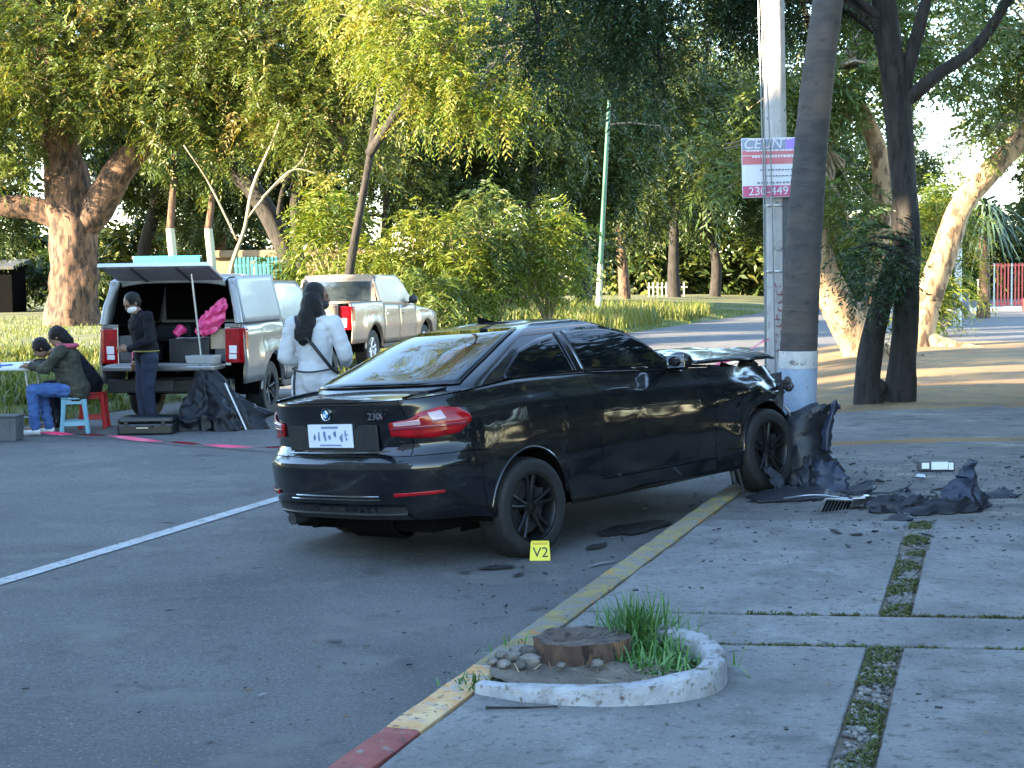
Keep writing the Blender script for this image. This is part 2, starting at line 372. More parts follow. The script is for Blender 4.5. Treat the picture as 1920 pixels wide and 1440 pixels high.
# worn pavement and dirt further on, one uneven sheet
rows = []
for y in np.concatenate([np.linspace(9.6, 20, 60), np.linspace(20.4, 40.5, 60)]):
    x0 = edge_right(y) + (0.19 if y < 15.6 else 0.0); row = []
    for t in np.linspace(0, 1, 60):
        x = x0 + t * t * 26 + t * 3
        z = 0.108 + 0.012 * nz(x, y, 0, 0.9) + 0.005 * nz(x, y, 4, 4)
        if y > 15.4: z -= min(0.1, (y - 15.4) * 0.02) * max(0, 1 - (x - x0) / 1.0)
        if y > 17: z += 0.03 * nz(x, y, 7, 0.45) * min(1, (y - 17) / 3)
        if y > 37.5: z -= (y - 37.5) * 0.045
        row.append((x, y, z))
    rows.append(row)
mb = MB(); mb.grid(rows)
mb.mi = [1 if (mb.v[f[0]][1] > 19.2 + 0.8 * nz(mb.v[f[0]][0], 3, 0, .5) or 15.25 < mb.v[f[0]][1] - 0.12 * (mb.v[f[0]][0] - 4.2) < 15.62 + .1 * nz(mb.v[f[0]][0], 8, 0, 2)) else 0 for f in mb.f]  # the narrow near band of dirt colour stands in for a streak of sun
tag(mb.build('dirt_ground', [mat_rough_pave, mat_dirt_sun], fix=False, smooth=180), kind='structure')

# verge rising on the far side of the road
def verge_z(x, y):
    d = max(0.0, (edge_left(y) - x) * 0.95)
    return -0.02 + 0.12 * min(1, d / 0.35) + 0.5 * min(1, max(0, d - .3) / 7.5) ** 0.9 + 0.05 * nz(x, y, 3, 0.35) * min(1, d)
rows = []
for y in np.concatenate([np.linspace(8, 60, 90), np.linspace(61, 150, 50)]):
    rows.append([(edge_left(y) - d, y, verge_z(edge_left(y) - d, y)) for d in np.concatenate([np.linspace(0, 3, 16), np.linspace(3.4, 60, 50)])])
sheet('grass_verge', rows, mat_verge)
# ------------------------------------------------------------------ trees and plants
leaf_olive = LEAF('olive leaves', [(0.038, 0.065, 0.014), (0.078, 0.115, 0.022), (0.14, 0.165, 0.035), (0.20, 0.15, 0.05)])
leaf_bright = LEAF('yellow-green leaves', [(0.055, 0.10, 0.014), (0.115, 0.17, 0.022), (0.19, 0.22, 0.035), (0.23, 0.20, 0.05)], trans=0.42)
leaf_mid = LEAF('mid green leaves', [(0.03, 0.06, 0.018), (0.06, 0.10, 0.025), (0.10, 0.14, 0.03), (0.15, 0.16, 0.04)])
leaf_dark = LEAF('dark green leaves', [(0.010, 0.027, 0.011), (0.020, 0.047, 0.017), (0.038, 0.070, 0.022), (0.07, 0.085, 0.025)], trans=0.28)
leaf_wood = LEAF('far leaves', [(0.018, 0.036, 0.010), (0.036, 0.062, 0.016), (0.07, 0.095, 0.022), (0.12, 0.12, 0.03)], trans=0.25)
mat_bark = M('rough brown bark', (0.085, 0.048, 0.030), 0.95, (0.17, 0.095, 0.058), 6, stretch=(1, 1, .35), bump=1.0, bscale=14, layers=[((0.03, 0.019, 0.014), 7, .46, .58)])
mat_bark_grey = M('dark grey bark', (0.015, 0.0125, 0.011), 0.95, (0.034, 0.029, 0.025), 9, stretch=(1, 1, .3), bump=1.0, bscale=18, layers=[((0.008, 0.007, 0.006), 12, .54, .64)])
mat_bark_pale = M('pale tan bark', (0.22, 0.145, 0.08), 0.92, (0.36, 0.25, 0.14), 5, stretch=(1, 1, .4), bump=1.0, bscale=16, layers=[((0.08, 0.05, 0.03), 7, .50, .60)])
mat_twig = M('twigs', (0.20, 0.15, 0.10), 0.9, (0.32, 0.26, 0.18), 5)

def unit(v): return v / (np.linalg.norm(v, axis=-1, keepdims=True) + 1e-9)
def leaves(B, A, N, L, W):
    """flat pointed leaves: base points, axes, normals, lengths, widths"""
    S = unit(np.cross(A, N)); n = len(B); V = np.empty((n, 4, 3), np.float32)
    L = L[:, None]; W = W[:, None] * .5
    V[:, 0] = B; V[:, 1] = B + A * L * .45 + S * W; V[:, 2] = B + A * L + np.array([0, 0, -.12]) * L; V[:, 3] = B + A * L * .45 - S * W
    return V.reshape(-1, 3), np.arange(n * 4, dtype=np.int32).reshape(n, 4)
def sprays(O, D, L, k, ll, lw, droop=0.5, spread=1.0, r=rng):
    """pinnate sprays: k leaflets along each of the stems that start at O"""
    n = len(O); t = (np.arange(k) + .6) / k; sgn = np.where(np.arange(k) % 2, 1., -1.)
    side = unit(np.cross(D, np.array([0, 0, 1.]) + r.normal(0, .35, (n, 3))))
    P = O[:, None] + D[:, None] * (L[:, None] * t)[..., None]; P[..., 2] -= (L[:, None] * t * t) * droop
    ax = D[:, None] * .65 + side[:, None] * sgn[None, :, None] * spread; ax = ax + r.normal(0, .22, ax.shape); ax[..., 2] -= .12 + droop * .5 * t
    ax = unit(ax.reshape(-1, 3)); N = unit(np.repeat(np.cross(side, D), k, 0) + r.normal(0, .5, (n * k, 3)))
    sz = np.repeat(r.uniform(.65, 1.35, n), k) * r.uniform(.7, 1.25, n * k) * np.tile(1 - .35 * np.abs(t - .4), n)
    V, F = leaves(P.reshape(-1, 3), ax, N, ll * sz, lw * sz)
    return V, F
def crown_mesh(name, blobs, mat, dens=1.0, L=.5, k=10, ll=.16, lw=.05, droop=.5, spread=1.0, clump=.55, hollow=.45, seed=1, twig=None, tshift=0.0):
    """blobs: (cx, cy, cz, rx, ry, rz, clumps); a clump is a tuft of sprays; clumps crowd the outside of each blob"""
    r = np.random.default_rng(seed); Vs, Fs, Ts, C = [], [], [], []; base = 0
    for (cx, cy, cz, rx, ry, rz_, nc) in blobs:
        nc = max(3, int(nc * dens)); d = unit(r.normal(0, 1, (nc, 3))); rad = (hollow + (1 - hollow) * r.random(nc) ** .5)[:, None]
        c = np.array([cx, cy, cz]) + d * rad * np.array([rx, ry, rz_]) * r.uniform(.8, 1.12, (nc, 1)); C.append(c)
        ns = r.integers(9, 17, nc); O = np.repeat(c, ns, 0); DD = np.repeat(d, ns, 0); m = len(O)
        D = unit(DD * .55 + r.normal(0, .75, (m, 3)) + np.array([0, 0, .05])); O = O + r.normal(0, .30 * clump, (m, 3))
        V, F = sprays(O, D, L * r.uniform(.6, 1.25, m), k, ll, lw, droop, spread, r)
        tc = np.clip(r.normal(.42 + tshift, .20, nc), 0, 1); T = np.repeat(np.repeat(tc, ns), k) + r.normal(0, .12, m * k)
        T[r.random(m * k) < .03] = .98
        Vs.append(V); Fs.append(F + base); base += len(V); Ts.append(np.clip(T, 0, 1))
    me = fast_mesh(name, np.concatenate(Vs), np.concatenate(Fs), mat, np.concatenate(Ts))
    return me, np.concatenate(C)
def bark_tube(mb, path, radii, n=22, rows=None, ridge=.10, seed=0.0):
    k = rows or max(8, len(path) * 5); P = spline(path, k); rr = np.interp(np.linspace(0, 1, k), np.linspace(0, 1, len(radii)), radii)
    t0 = Vector(P[1] - P[0]).normalized(); nx = t0.cross(Vector((0, 1, 0)) if abs(t0.y) < .9 else Vector((1, 0, 0))).normalized(); grid = []
    for i in range(k):
        t = Vector(P[min(i + 1, k - 1)] - P[max(i - 1, 0)]).normalized(); nx = (nx - t * nx.dot(t)).normalized(); ny = t.cross(nx); row = []
        for j in range(n):
            a = 2 * math.pi * j / n; q = 1 + ridge * (mnoise.noise(Vector((math.cos(a) * 2.6, math.sin(a) * 2.6, P[i][2] * .9 + seed))) + .6 * mnoise.noise(Vector((math.cos(a) * 6, math.sin(a) * 6, P[i][2] * 2.2 + seed))))
            row.append(Vector(P[i]) + (nx * math.cos(a) + ny * math.sin(a)) * rr[i] * q)
        grid.append(row)
    mb.grid(grid, close_v=True); return mb
def twigs_to(C, starts, every=1, r0=.05, seed=3):
    """thin branches from the limb ends towards the leaf clumps"""
    rg = random.Random(seed); mb = MB(); S = [Vector(s) for s in starts]
    for c in C[::every]:
        c = Vector(c); s = min(S, key=lambda q: (q - c).length); d = c - s
        m1 = s + d * .4 + Vector((rg.uniform(-.3, .3), rg.uniform(-.3, .3), d.length * .10)); mb.tube([s, m1, s + d * .8 + Vector((0, 0, .05)), c], [r0, r0 * .55, r0 * .3, r0 * .15], 5, caps=False)
    return mb
def tree(name, label, base, stems, blobs, leaf, bark, group=None, tw=1, seed=1, ridge=.10, twig_mat=None, starts=None, **kw):
    t = thing(name, label, 'tree', base, group=group); b = Vector(base); loc = lambda p: tuple(Vector(p) - b); ends = []
    for i, (path, radii) in enumerate(stems):
        mb = MB(); bark_tube(mb, [loc(p) for p in path], radii, n=28 if i == 0 else 18, rows=(50 if i == 0 else 26), ridge=ridge, seed=seed + i)
        mb.build('trunk' if i == 0 else 'limb', bark, t, smooth=180, fix=False); ends += [path[-1], path[-2]]
    if blobs:
        me, C = crown_mesh('crown', blobs, leaf, seed=seed, **kw); me.transform(Matrix.Translation(-b)); mobj('crown', me, t)
        if tw:
            mb = twigs_to(C, starts or ends, tw, seed=seed); mb.v = [loc(p) for p in mb.v]; o = mb.build('twigs', twig_mat or mat_twig, t, smooth=180, fix=False); tag(o, kind='stuff')
    return t

# big old tree on the verge, left
tree('large_tree', 'massive old tree with thick reddish rough trunk behind the open-backed pickup', (-12.7, 45, .45),
     [([(-12.75, 45, .2), (-12.7, 45, 1.2), (-12.65, 45, 3.2), (-12.8, 45, 4.8), (-13.05, 45, 7.0), (-13.3, 45, 10)], [.86, .70, .66, .62, .42, .25]),
      ([(-12.5, 45, 3.3), (-11.9, 44.8, 4.0), (-11.0, 44.6, 5.2), (-9.7, 44.4, 6.5), (-8.0, 44, 8.6)], [.40, .48, .42, .34, .18]),
      ([(-12.8, 45, 3.6), (-13.7, 44.9, 4.0), (-15.0, 44.8, 4.25), (-17.2, 44.5, 5.6)], [.40, .36, .32, .2]),
      ([(-13.0, 45, 6.6), (-12.2, 44.4, 8.0), (-10.5, 43.6, 10)], [.28, .22, .12])],
     [(-13.5, 44.5, 8.6, 5.0, 3.0, 2.7, 230), (-9.6, 44, 8.6, 4.2, 2.8, 2.8, 200), (-12.0, 43, 7.3, 2.3, 1.2, 1.5, 60), (-16.2, 44, 7.0, 2.6, 2, 1.9, 70), (-9.4, 43.2, 6.7, 2.2, 1.2, 1.3, 60), (-13.8, 43.6, 5.6, .8, .8, .7, 12), (-13.0, 45, 11.5, 6, 4, 2, 110)],
     leaf_olive, mat_bark, seed=11, ridge=.2, dens=1.2, L=.55, k=14, ll=.15, lw=.050, droop=.28, tw=2, clump=.7)
# two trees behind the second pickup
tree('leaning_tree', 'slender tree leaning left with drooping pale leaves behind the two pickups', (-5.6, 44, .45),
     [([(-5.5, 44, .3), (-5.9, 44, 1.5), (-6.4, 44, 2.8), (-7.1, 44, 4.2), (-8.1, 44, 5.4), (-8.9, 44, 7.2)], [.36, .31, .29, .27, .22, .12]),
      ([(-5.9, 43.9, 1.6), (-6.0, 43.8, 3.0), (-6.0, 43.7, 4.6), (-5.6, 43.5, 6.5), (-5.1, 43.4, 8.4)], [.16, .15, .13, .10, .06]),
      ([(-6.6, 44, 3.4), (-6.2, 43.4, 4.6), (-5.2, 42.6, 5.6)], [.08, .07, .04])],
     [(-6.2, 43, 8.4, 3.0, 2.4, 2.7, 190), (-4.6, 42, 6.2, 1.9, 1.3, 1.3, 70), (-7.6, 43.6, 6.3, 1.5, 1.2, 1.0, 34), (-3.4, 42.5, 8.6, 2.2, 2, 2.4, 90)],
     leaf_olive, mat_bark_grey, seed=23, dens=1.3, L=.75, k=17, ll=.16, lw=.044, droop=.45, tw=2, tshift=.04, clump=.7)
tree('feathery_tree', 'tree with bright feathery yellow-green leaves hanging above the second pickup', (-4.2, 38.5, .4),
     [([(-4.25, 38.5, .2), (-4.0, 38.5, 2.0), (-3.5, 38.3, 4.4), (-3.1, 37.8, 6.3), (-2.8, 37, 8.4), (-4.5, 37.5, 14), (-6, 38, 18)], [.16, .11, .09, .09, .09, .08, .06]),
      ([(-3.4, 38.1, 4.9), (-2.2, 36.5, 6.2), (-.8, 35, 7.0), (.4, 34, 6.9)], [.12, .10, .07, .03])],
     [(-2.05, 33.6, 7.1, .95, .8, 1.5, 52), (-1.35, 33.4, 5.9, .75, .6, .55, 16), (-.45, 33.4, 5.5, .6, .5, .35, 8), (.10, 33.4, 5.75, .6, .5, .4, 9), (-.6, 34, 7.0, 1.2, 1.0, .8, 22), (-3.0, 37.5, 8.5, 1.6, 1.6, 1.6, 50), (-6.0, 38, 17.5, 4.0, 3.5, 3.5, 110), (-7.5, 38, 22, 3.5, 3.5, 3, 80)],
     leaf_bright, mat_bark_grey, seed=31, L=.75, k=20, ll=.13, lw=.040, droop=.5, tw=2, tshift=.16, twig_mat=mat_twig)
# the dark double trunk by the dusty pavement
tree('twin_trunk_tree', 'dark tree with two grey trunks joined at the base on the dusty ground', (4.85, 20.3, .1),
     [([(5.08, 20.3, .0), (5.12, 20.3, .6), (5.18, 20.3, 1.6), (5.16, 20.3, 2.6), (5.10, 20.3, 3.7), (4.92, 20.3, 5.0), (4.75, 20.3, 6.5)], [.22, .165, .165, .17, .165, .15, .11]),
      ([(4.63, 20.12, .0), (4.64, 20.12, .5), (4.80, 20.2, 1.3), (5.06, 20.25, 2.1)], [.21, .15, .14, .12]),
      ([(5.12, 20.3, 4.0), (5.55, 20.2, 4.35), (6.1, 20.2, 4.75), (6.6, 20, 5.6)], [.11, .085, .07, .05]),
      ([(5.1, 20.3, 4.1), (5.28, 20.2, 4.8), (5.5, 20.1, 5.8)], [.10, .085, .06]),
      ([(4.95, 20.3, 4.9), (3.6, 20.5, 5.9), (1.8, 20.8, 6.5), (.4, 21, 6.6)], [.12, .10, .07, .03]),
      ([(4.80, 20.2, .35), (4.55, 20.0, .08), (4.25, 19.9, .02)], [.14, .08, .03])],
     [(2.3, 20.8, 6.0, 2.1, 1.6, 1.0, 120), (.9, 20.8, 5.25, 1.05, .8, .75, 46), (3.6, 20.6, 5.6, 1.1, 1.0, .9, 50), (5.2, 20.6, 7.2, 3.5, 2.2, 1.2, 120), (7.2, 20, 5.9, 1.2, 1.0, .8, 30), (1.9, 20.6, 4.55, .7, .5, .45, 18), (4.55, 19.9, 2.05, .35, .3, .38, 9), (4.8, 19.8, 1.75, .3, .25, .25, 6)],
     leaf_dark, mat_bark_grey, seed=41, dens=1.15, L=.46, k=18, ll=.085, lw=.024, droop=.55, tw=3, ridge=.26, twig_mat=mat_bark_grey)
# sunlit trees on the dirt
tree('forked_tree', 'sunlit tan tree forking low behind the dark twin trunks', (7.3, 32, .05),
     [([(7.35, 32, -.1), (7.32, 32, .5), (7.55, 32, 1.3), (7.60, 32, 2.6), (7.68, 32, 3.8), (7.30, 32, 5.0), (6.5, 32, 6.0), (6.0,32,7.4)], [.55, .36, .24, .22, .21, .15, .1, .06]),
      ([(7.30, 31.9, .2), (6.95, 31.9, .8), (6.55, 31.8, 1.5), (6.38, 31.8, 2.2), (6.30, 31.9, 3.3), (6.5, 32, 4.4), (6.7, 32, 6)], [.42, .38, .33, .24, .11, .09, .06]),
      ([(7.2, 32, .4), (7.9, 31.8, .15), (8.9, 31.6, -.02)], [.25, .12, .05])],
     [(6.3, 32.5, 8.0, 2.6, 2.2, 1.6, 95), (6.4, 31.6, 5.6, 1.0, .7, .7, 26), (7.6, 31.4, 6.0, .9, .7, .6, 20), (8.6, 32.5, 6.8, 1.6, 1.4, 1.2, 40), (5.4, 32, 5.0, .8, .7, .8, 14), (4.3, 31.5, 4.0, .62, .5, .62, 10), (6.7, 31.5, 3.0, .7, .5, .8, 16)],
     leaf_mid, mat_bark_pale, seed=53, L=.6, k=13, ll=.17, lw=.045, droop=.7, tw=2, tshift=.05)
tree('slanting_tree', 'tan tree slanting right with its base in the sunlit dirt', (9.3, 35.5, .05),
     [([(9.2, 35.5, -.1), (9.35, 35.5, .5), (9.6, 35.6, 1.2), (10.0, 35.8, 2.2), (10.45, 36, 3.3), (11.2, 36, 4.2), (12.1, 36, 5.2), (12.7, 36, 6.6)], [.55, .36, .32, .30, .27, .26, .22, .15]),
      ([(9.25, 35.4, .3), (8.8, 35.2, .1), (8.1, 35, .0)], [.3, .14, .05]), ([(9.4, 35.4, .25), (10.2, 35, .08), (11.4, 34.7, -.02)], [.25, .13, .04])],
     [(12.3, 36, 8.2, 3.0, 2.4, 2.0, 120), (11.0, 35.5, 6.6, 1.0, .9, .9, 22), (12.6, 35.4, 6.2, 1.1, 1, .8, 26), (10.7, 35, 4.9, .5, .45, .5, 7)],
     leaf_mid, mat_bark_pale, seed=61, L=.6, k=13, ll=.17, lw=.045, droop=.6, tw=2)
# bare pale sapling
sp = thing('bare_sapling', 'thin pale leafless sapling leaning up beside the first pickup cab', 'tree', (-7.6, 41, .4)); b = Vector((-7.6, 41, .4))
mb = MB(); mb.tube(spline([Vector(p) - b for p in [(-7.75, 41, .2), (-7.4, 41, 2.1), (-7.0, 41, 3.2), (-6.75, 41, 4.3), (-6.2, 41, 5.5), (-6.0, 41, 6.0)]], 18), [.06] * 6 + [.048] * 6 + [.034] * 6, 8); mb.build('trunk', mat_twig, sp, smooth=180)
for path in ([(-6.9, 41, 3.5), (-6.3, 41, 4.2), (-5.5, 41, 4.9), (-5.3, 41, 5.3)], [(-6.5, 40.9, 4.0), (-5.7, 40.8, 4.7), (-5.0, 40.7, 4.6)], [(-7.2, 41, 2.9), (-7.9, 41, 4.4), (-8.5, 40.8, 5.4)]):
    mb = MB(); mb.tube(spline([Vector(p) - b for p in path], 12), [.03] * 6 + [.018] * 6, 6); mb.build('limb', mat_twig, sp, smooth=180)

# shrubs behind the second pickup
SH_ = [('tall yellow-green shrub with long leaves directly behind the second pickup cab', -4.7, 40.5, 2.9, 1.0, 1.5, 62), ('arching shrub with strap leaves just right of the second pickup cab', -2.9, 40, 2.3, 1.1, 1.2, 62),
       ('bushy sunlit shrub beyond the front of the second pickup', -1.3, 40, 2.0, 1.1, 1.2, 60), ('tallest sunlit shrub left of the green lamp post', -.5, 41.5, 3.3, 1.3, 1.0, 52),
       ('yellow shrub nearest the green lamp post', .9, 42, 2.7, 1.1, 1.2, 58), ('low shrub at the front bumper of the second pickup', -1.9, 38, 1.2, .8, .6, 30), ('small shrub with pale tips left of the leaning trunk', -6.0, 42, 1.5, .5, .6, 14),
       ('sunlit yellow shrub between the twin trunks and the slanting tree', 12.9, 47, 2.9, 1.1, 1.8, 60), ('dense shrub at the foot of the slanting tree', 11.9, 43, .9, .7, .7, 22)]
for i, (lab, x, y, z, r_, rz_, n_) in enumerate(SH_):
    zb = verge_z(x, y) if x < edge_left(y) else 0; t = thing('shrub', lab, 'shrub', (x, y, zb), group='shrubs beyond the pickups')
    me, C = crown_mesh('crown', [(0, 0, (z - zb) * .86, r_ * 1.05, r_ * .8, rz_, int(n_ * .62)), (.4 * math.sin(i * 2), 0, (z - zb) * .86 + rz_ * .9, r_ * .5, r_ * .5, .5, 6)], leaf_bright if i not in (3, 5, 6) else leaf_mid, L=.85, k=18, ll=.19, lw=.040, droop=.75, seed=70 + i, hollow=.3, tshift=.05); mobj('crown', me, t)
    mb = twigs_to(C, [(0, 0, 0), (.1, 0, .3)], 2, .035, i); o = mb.build('stems', mat_twig, t, smooth=180, fix=False); tag(o, kind='stuff')

# background trees, each with its own trunk and crown
BGT = []
for v in range(3):
    rg = np.random.default_rng(90 + v); bl = [(0, 0, 7.2, 3.6, 3.0, 2.6, 120), (rg.uniform(-2, 2), rg.uniform(-1, 1), 5.0, 2.6, 2.2, 1.5, 70), (rg.uniform(-3, 3), 0, 9.5, 3, 3, 2, 70), (rg.uniform(-2.5, 2.5), -1, 3.6, 1.4, 1.2, .8, 24)]
    me, C = crown_mesh('crown', bl, leaf_wood, L=.85, k=15, ll=.22, lw=.068, droop=.5, seed=95 + v, hollow=.2)
    mb = MB(); bark_tube(mb, [(0, 0, -.5), (.1, 0, 1.5), (rg.uniform(-.5, .5), .1, 4), (rg.uniform(-.8, .8), 0, 7.5)], [.32, .24, .19, .08], 12, 20)
    BGT.append((me, mb.mesh('trunk', mat_bark_grey if v else mat_bark, smooth=180, fix=False)))
BG = [(-25, 62, 1.1, 0, 'left edge of the wood behind the massive old tree'), (-19.5, 58, 1.0, 1, 'in the dark wood just left of the massive trunk'), (-15.5, 66, 1.2, 2, 'right behind the massive trunk'), (-11.8, 63, 1.0, 0, 'beyond the first pickup canopy'),
      (-8.6, 68, 1.2, 1, 'above the turquoise fence'), (-5.0, 62, 1.0, 2, 'behind the second pickup shrubs'), (-2.6, 70, 1.25, 0, 'deep behind the feathery tree'), (.6, 64, 1.1, 1, 'left of the lamp post in the wood'),
      (3.4, 72, 1.2, 2, 'straight behind the green lamp post'), (6.2, 84, 1.15, 0, 'right of the green lamp post beside the road'), (9.5, 90, 1.3, 1, 'at the bend of the far road'), (12.6, 96, 1.25, 2, 'beyond the road bend near the concrete pole'),
      (15.5, 92, 1.1, 0, 'far across the road behind the sign'), (19.0, 99, 1.3, 1, 'far across the road behind the palm trunk'), (28.0, 78, 1.1, 0, 'at the right edge beyond the red railings'), (19.5, 76, .8, 2, 'behind the spiky yucca')]
for i, (x, y, s_, v, w_) in enumerate(BG):
    zb = verge_z(x, y) if x < edge_left(y) else 0.0
    t = thing('background_tree', 'dense dark background tree ' + w_, 'tree', (x, y, zb), rz=0, group='trees of the background wood')
    c = mobj('crown', BGT[v][0], t); k = mobj('trunk', BGT[v][1], t); t.scale = (s_, s_, s_ * (1 + .1 * (i % 3))); c.rotation_euler.z = k.rotation_euler.z = i * 1.7
# the wood behind them reads as one mass
r_ = np.random.default_rng(5); bl = [(x, 112 + r_.uniform(-5, 6), r_.uniform(2, 4) if 25 < x < 37 else r_.uniform(3, 13), 6, 3, 2.5 if 25 < x < 37 else 3.5, 34) for x in np.linspace(-48, 62, 34)] + [(x, 116 + r_.uniform(-3, 3), r_.uniform(12, 20), 6, 3, 4, 30) for x in np.linspace(-48, 30, 18)] + [(x, 106, 1.6, 4, 2, 1.8, 20) for x in np.linspace(-46, 60, 24)] + [(x, 103, 2.6, 3.6, 2, 2.8, 40) for x in np.linspace(8, 56, 22)]
me, _ = crown_mesh('wood', bl, leaf_wood, dens=.45, L=1.9, k=7, ll=.85, lw=.32, droop=.4, seed=6, hollow=.1); tag(mobj('distant_wood', me), kind='stuff')
bl = [(x, 74 + r_.uniform(-4, 3), r_.uniform(1.0, 3.2), 2.4, 1.5, 1.6, 34) for x in np.linspace(-34, 3.0, 20)] + [(x, 70, 3.2, 1.6, 1.2, 2.2, 40) for x in (-18.5, -16.5, -14.5, -12.8)]
me, _ = crown_mesh('undergrowth', bl, leaf_wood, dens=.7, L=1.0, k=7, ll=.42, lw=.15, droop=.5, seed=8, hollow=.1); tag(mobj('undergrowth', me), kind='stuff')

# spiky yucca
mat_yucca = M('grey-green strap leaf', (0.03, 0.06, 0.035), 0.6, (0.06, 0.10, 0.05), 3, random_v=.3)
yu = thing('yucca', 'tall yucca with long drooping strap leaves before the red railings', 'plant', (18.3, 60, .0))
mb = MB(); bark_tube(mb, [(0, 0, -.1), (.05, 0, 1.5), (0, 0, 3.0), (.1, 0, 4.0)], [.28, .2, .18, .16], 14, 20); mb.build('trunk', mat_bark, yu, smooth=180, fix=False)
for i in range(120):
    a = rng.uniform(0, 2 * math.pi); e = rng.uniform(-.9, 1.2); L_ = rng.uniform(1.7, 2.7); d = Vector((math.cos(a) * math.cos(e), math.sin(a) * math.cos(e), math.sin(e))); sd_ = d.cross(Vector((0, 0, 1))).normalized(); rows = []
    for t in np.linspace(0, 1, 6):
        p = Vector((.1, 0, 4.0)) + d * (L_ * t * (1 - .25 * t)) - Vector((0, 0, 1.5 * t * t * (1.0 if e > -.2 else .6))); w = .055 * (1 - t) ** .6 + .006; rows.append([p - sd_ * w, p + sd_ * w])
    mb = MB(); mb.grid(rows); mb.build('leaf', mat_yucca, yu, smooth=180, fix=False)

# grass: short blades on the verge, tall clumps by the road
def blades(name, P, h, w, mat, lean=.35, seed=1, tb=.4):
    r = np.random.default_rng(seed); n = len(P); a = r.uniform(0, 2 * np.pi, n); hh = h * r.uniform(.5, 1.3, n); S = np.stack([np.cos(a), np.sin(a), 0 * a], 1); Dn = np.stack([-np.sin(a), np.cos(a), 0 * a], 1) * lean * r.uniform(.2, 1.6, (n, 1))
    up = np.array([0, 0, 1.]); V = np.empty((n, 5, 3)); ww = (w * r.uniform(.6, 1.2, n))[:, None]
    V[:, 0] = P - S * ww; V[:, 1] = P + S * ww; m = P + (up * .6 + Dn * .35) * hh[:, None]; V[:, 2] = m + S * ww * .7; V[:, 3] = m - S * ww * .7; V[:, 4] = P + (up * .95 + Dn * 1.1) * hh[:, None]
    q = np.arange(n)[:, None] * 5; F = np.concatenate([q + [0, 1, 2], q + [0, 2, 3], q + [3, 2, 4]], 0)
    return fast_mesh(name, V.reshape(-1, 3), F, mat, np.tile(np.clip(r.normal(tb, .25, n), 0, 1), 3))
leaf_grass = LEAF('grass blades', [(0.05, 0.085, 0.02), (0.10, 0.14, 0.025), (0.19, 0.20, 0.05), (0.30, 0.25, 0.11)], trans=.35)
def scatter(n, f, seed):
    r = np.random.default_rng(seed); out = []
    while len(out) < n:
        p = f(r)
        if p is not None: out.append(p)
    return np.array(out)
def vg(r):
    y = 16 + 64 * r.random() ** 1.5; d = 26 * r.random() ** 1.6; x = edge_left(y) - .05 - d
    if x < -.36 * y or nz(x, y, 9, .4) < -.28: return None
    return (x, y, verge_z(x, y))
tag(mobj('verge_grass', blades('verge_grass', scatter(42000, vg, 3), .10, .010, leaf_grass, seed=4)), kind='stuff')
def tallg(r):
    y = r.uniform(44, 66); x = edge_left(y) - abs(r.normal(0, 2.0)) - .3
    if nz(x, y, 2, .8) < -.1: return None
    return (x, y, verge_z(x, y))
tag(mobj('tall_grass', blades('tall_grass', scatter(6500, tallg, 5), .60, .018, leaf_grass, seed=6, tb=.55)), kind='stuff')
def weeds(r):
    y = r.uniform(21, 33); x = edge_left(y) - .4 - r.uniform(0, 5.5)
    if x > -.2 * y or nz(x, y, 5, .7) < -.15: return None
    return (x, y, verge_z(x, y))
tag(mobj('roadside_weeds', blades('roadside_weeds', scatter(14000, weeds, 7), .26, .018, leaf_grass, seed=8, lean=.6, tb=.45)), kind='stuff')
# ------------------------------------------------------------------ unseen building, trees and hedge, added to cast shade and darken reflections
mat_wall = M('plastered wall', (0.40, 0.36, 0.30), 0.9, (0.46, 0.42, 0.36), 2, bump=.3, bscale=60)
mat_rooftile = M('roof tile', (0.22, 0.09, 0.05), 0.9, (0.30, 0.13, 0.08), 5)
shade_house = thing('shade_house', 'unseen stepped building, added to shade the road and the wreck', 'shade_house', (-16.5, 2, 0))
def hbox(name, x0, x1, y0, y1, z0, z1, mat, **k):
    mb = MB(); mb.box(((x0 + x1) / 2 + 16.5, (y0 + y1) / 2 - 2, (z0 + z1) / 2), (x1 - x0, y1 - y0, z1 - z0)); return mb.build(name, mat, shade_house, **k)
hbox('wall', -23, -11.0, -12, 3.5, -.1, 10.8, mat_wall); hbox('wall', -22, -11.0, 3.503, 12.2, -.1, 7.6, mat_wall); hbox('wall', -20, -14.0, 12.203, 18.6, -.1, 5.2, mat_wall)  # block heights stepped to shape where sun and shade fall
hbox('roof', -23.3, -10.7, -12.3, 3.5, 10.803, 11.0, mat_rooftile); hbox('roof', -22.3, -10.7, 3.51, 12.3, 7.603, 7.8, mat_rooftile)

tree('added_tree', 'unseen tall broad tree, added to shade the twin-trunk crown', (-17.5, 15.5, 0), [([(-17.5, 15.5, -.1), (-17.4, 15.5, 5), (-17.5, 15.5, 11)], [.4, .3, .2])],
     [(-16.5, 11.2, 13.2, 4.5, 2.1, 3.6, 150), (-18, 17, 13.8, 4.5, 3.4, 3.6, 190)], leaf_mid, mat_bark_grey, seed=201, L=1.1, k=7, ll=.6, lw=.25, hollow=.1, tw=3)
tree('added_tree', 'unseen broad tree, added to darken reflections in the coupe', (13, 6, 0), [([(13, 6, -.1), (13, 6, 3), (13.2, 6, 7)], [.35, .28, .2])],
     [(13, 6, 6.5, 4.0, 6, 3.2, 200), (15, 14, 5.5, 3, 4, 3, 110)], leaf_dark, mat_bark_grey, seed=203, L=1.0, k=6, ll=.55, lw=.22, hollow=.1, tw=3)
t = thing('added_hedge', 'unseen tall hedge, added to darken the side of the coupe', 'hedge', (9.0, 2, 0))
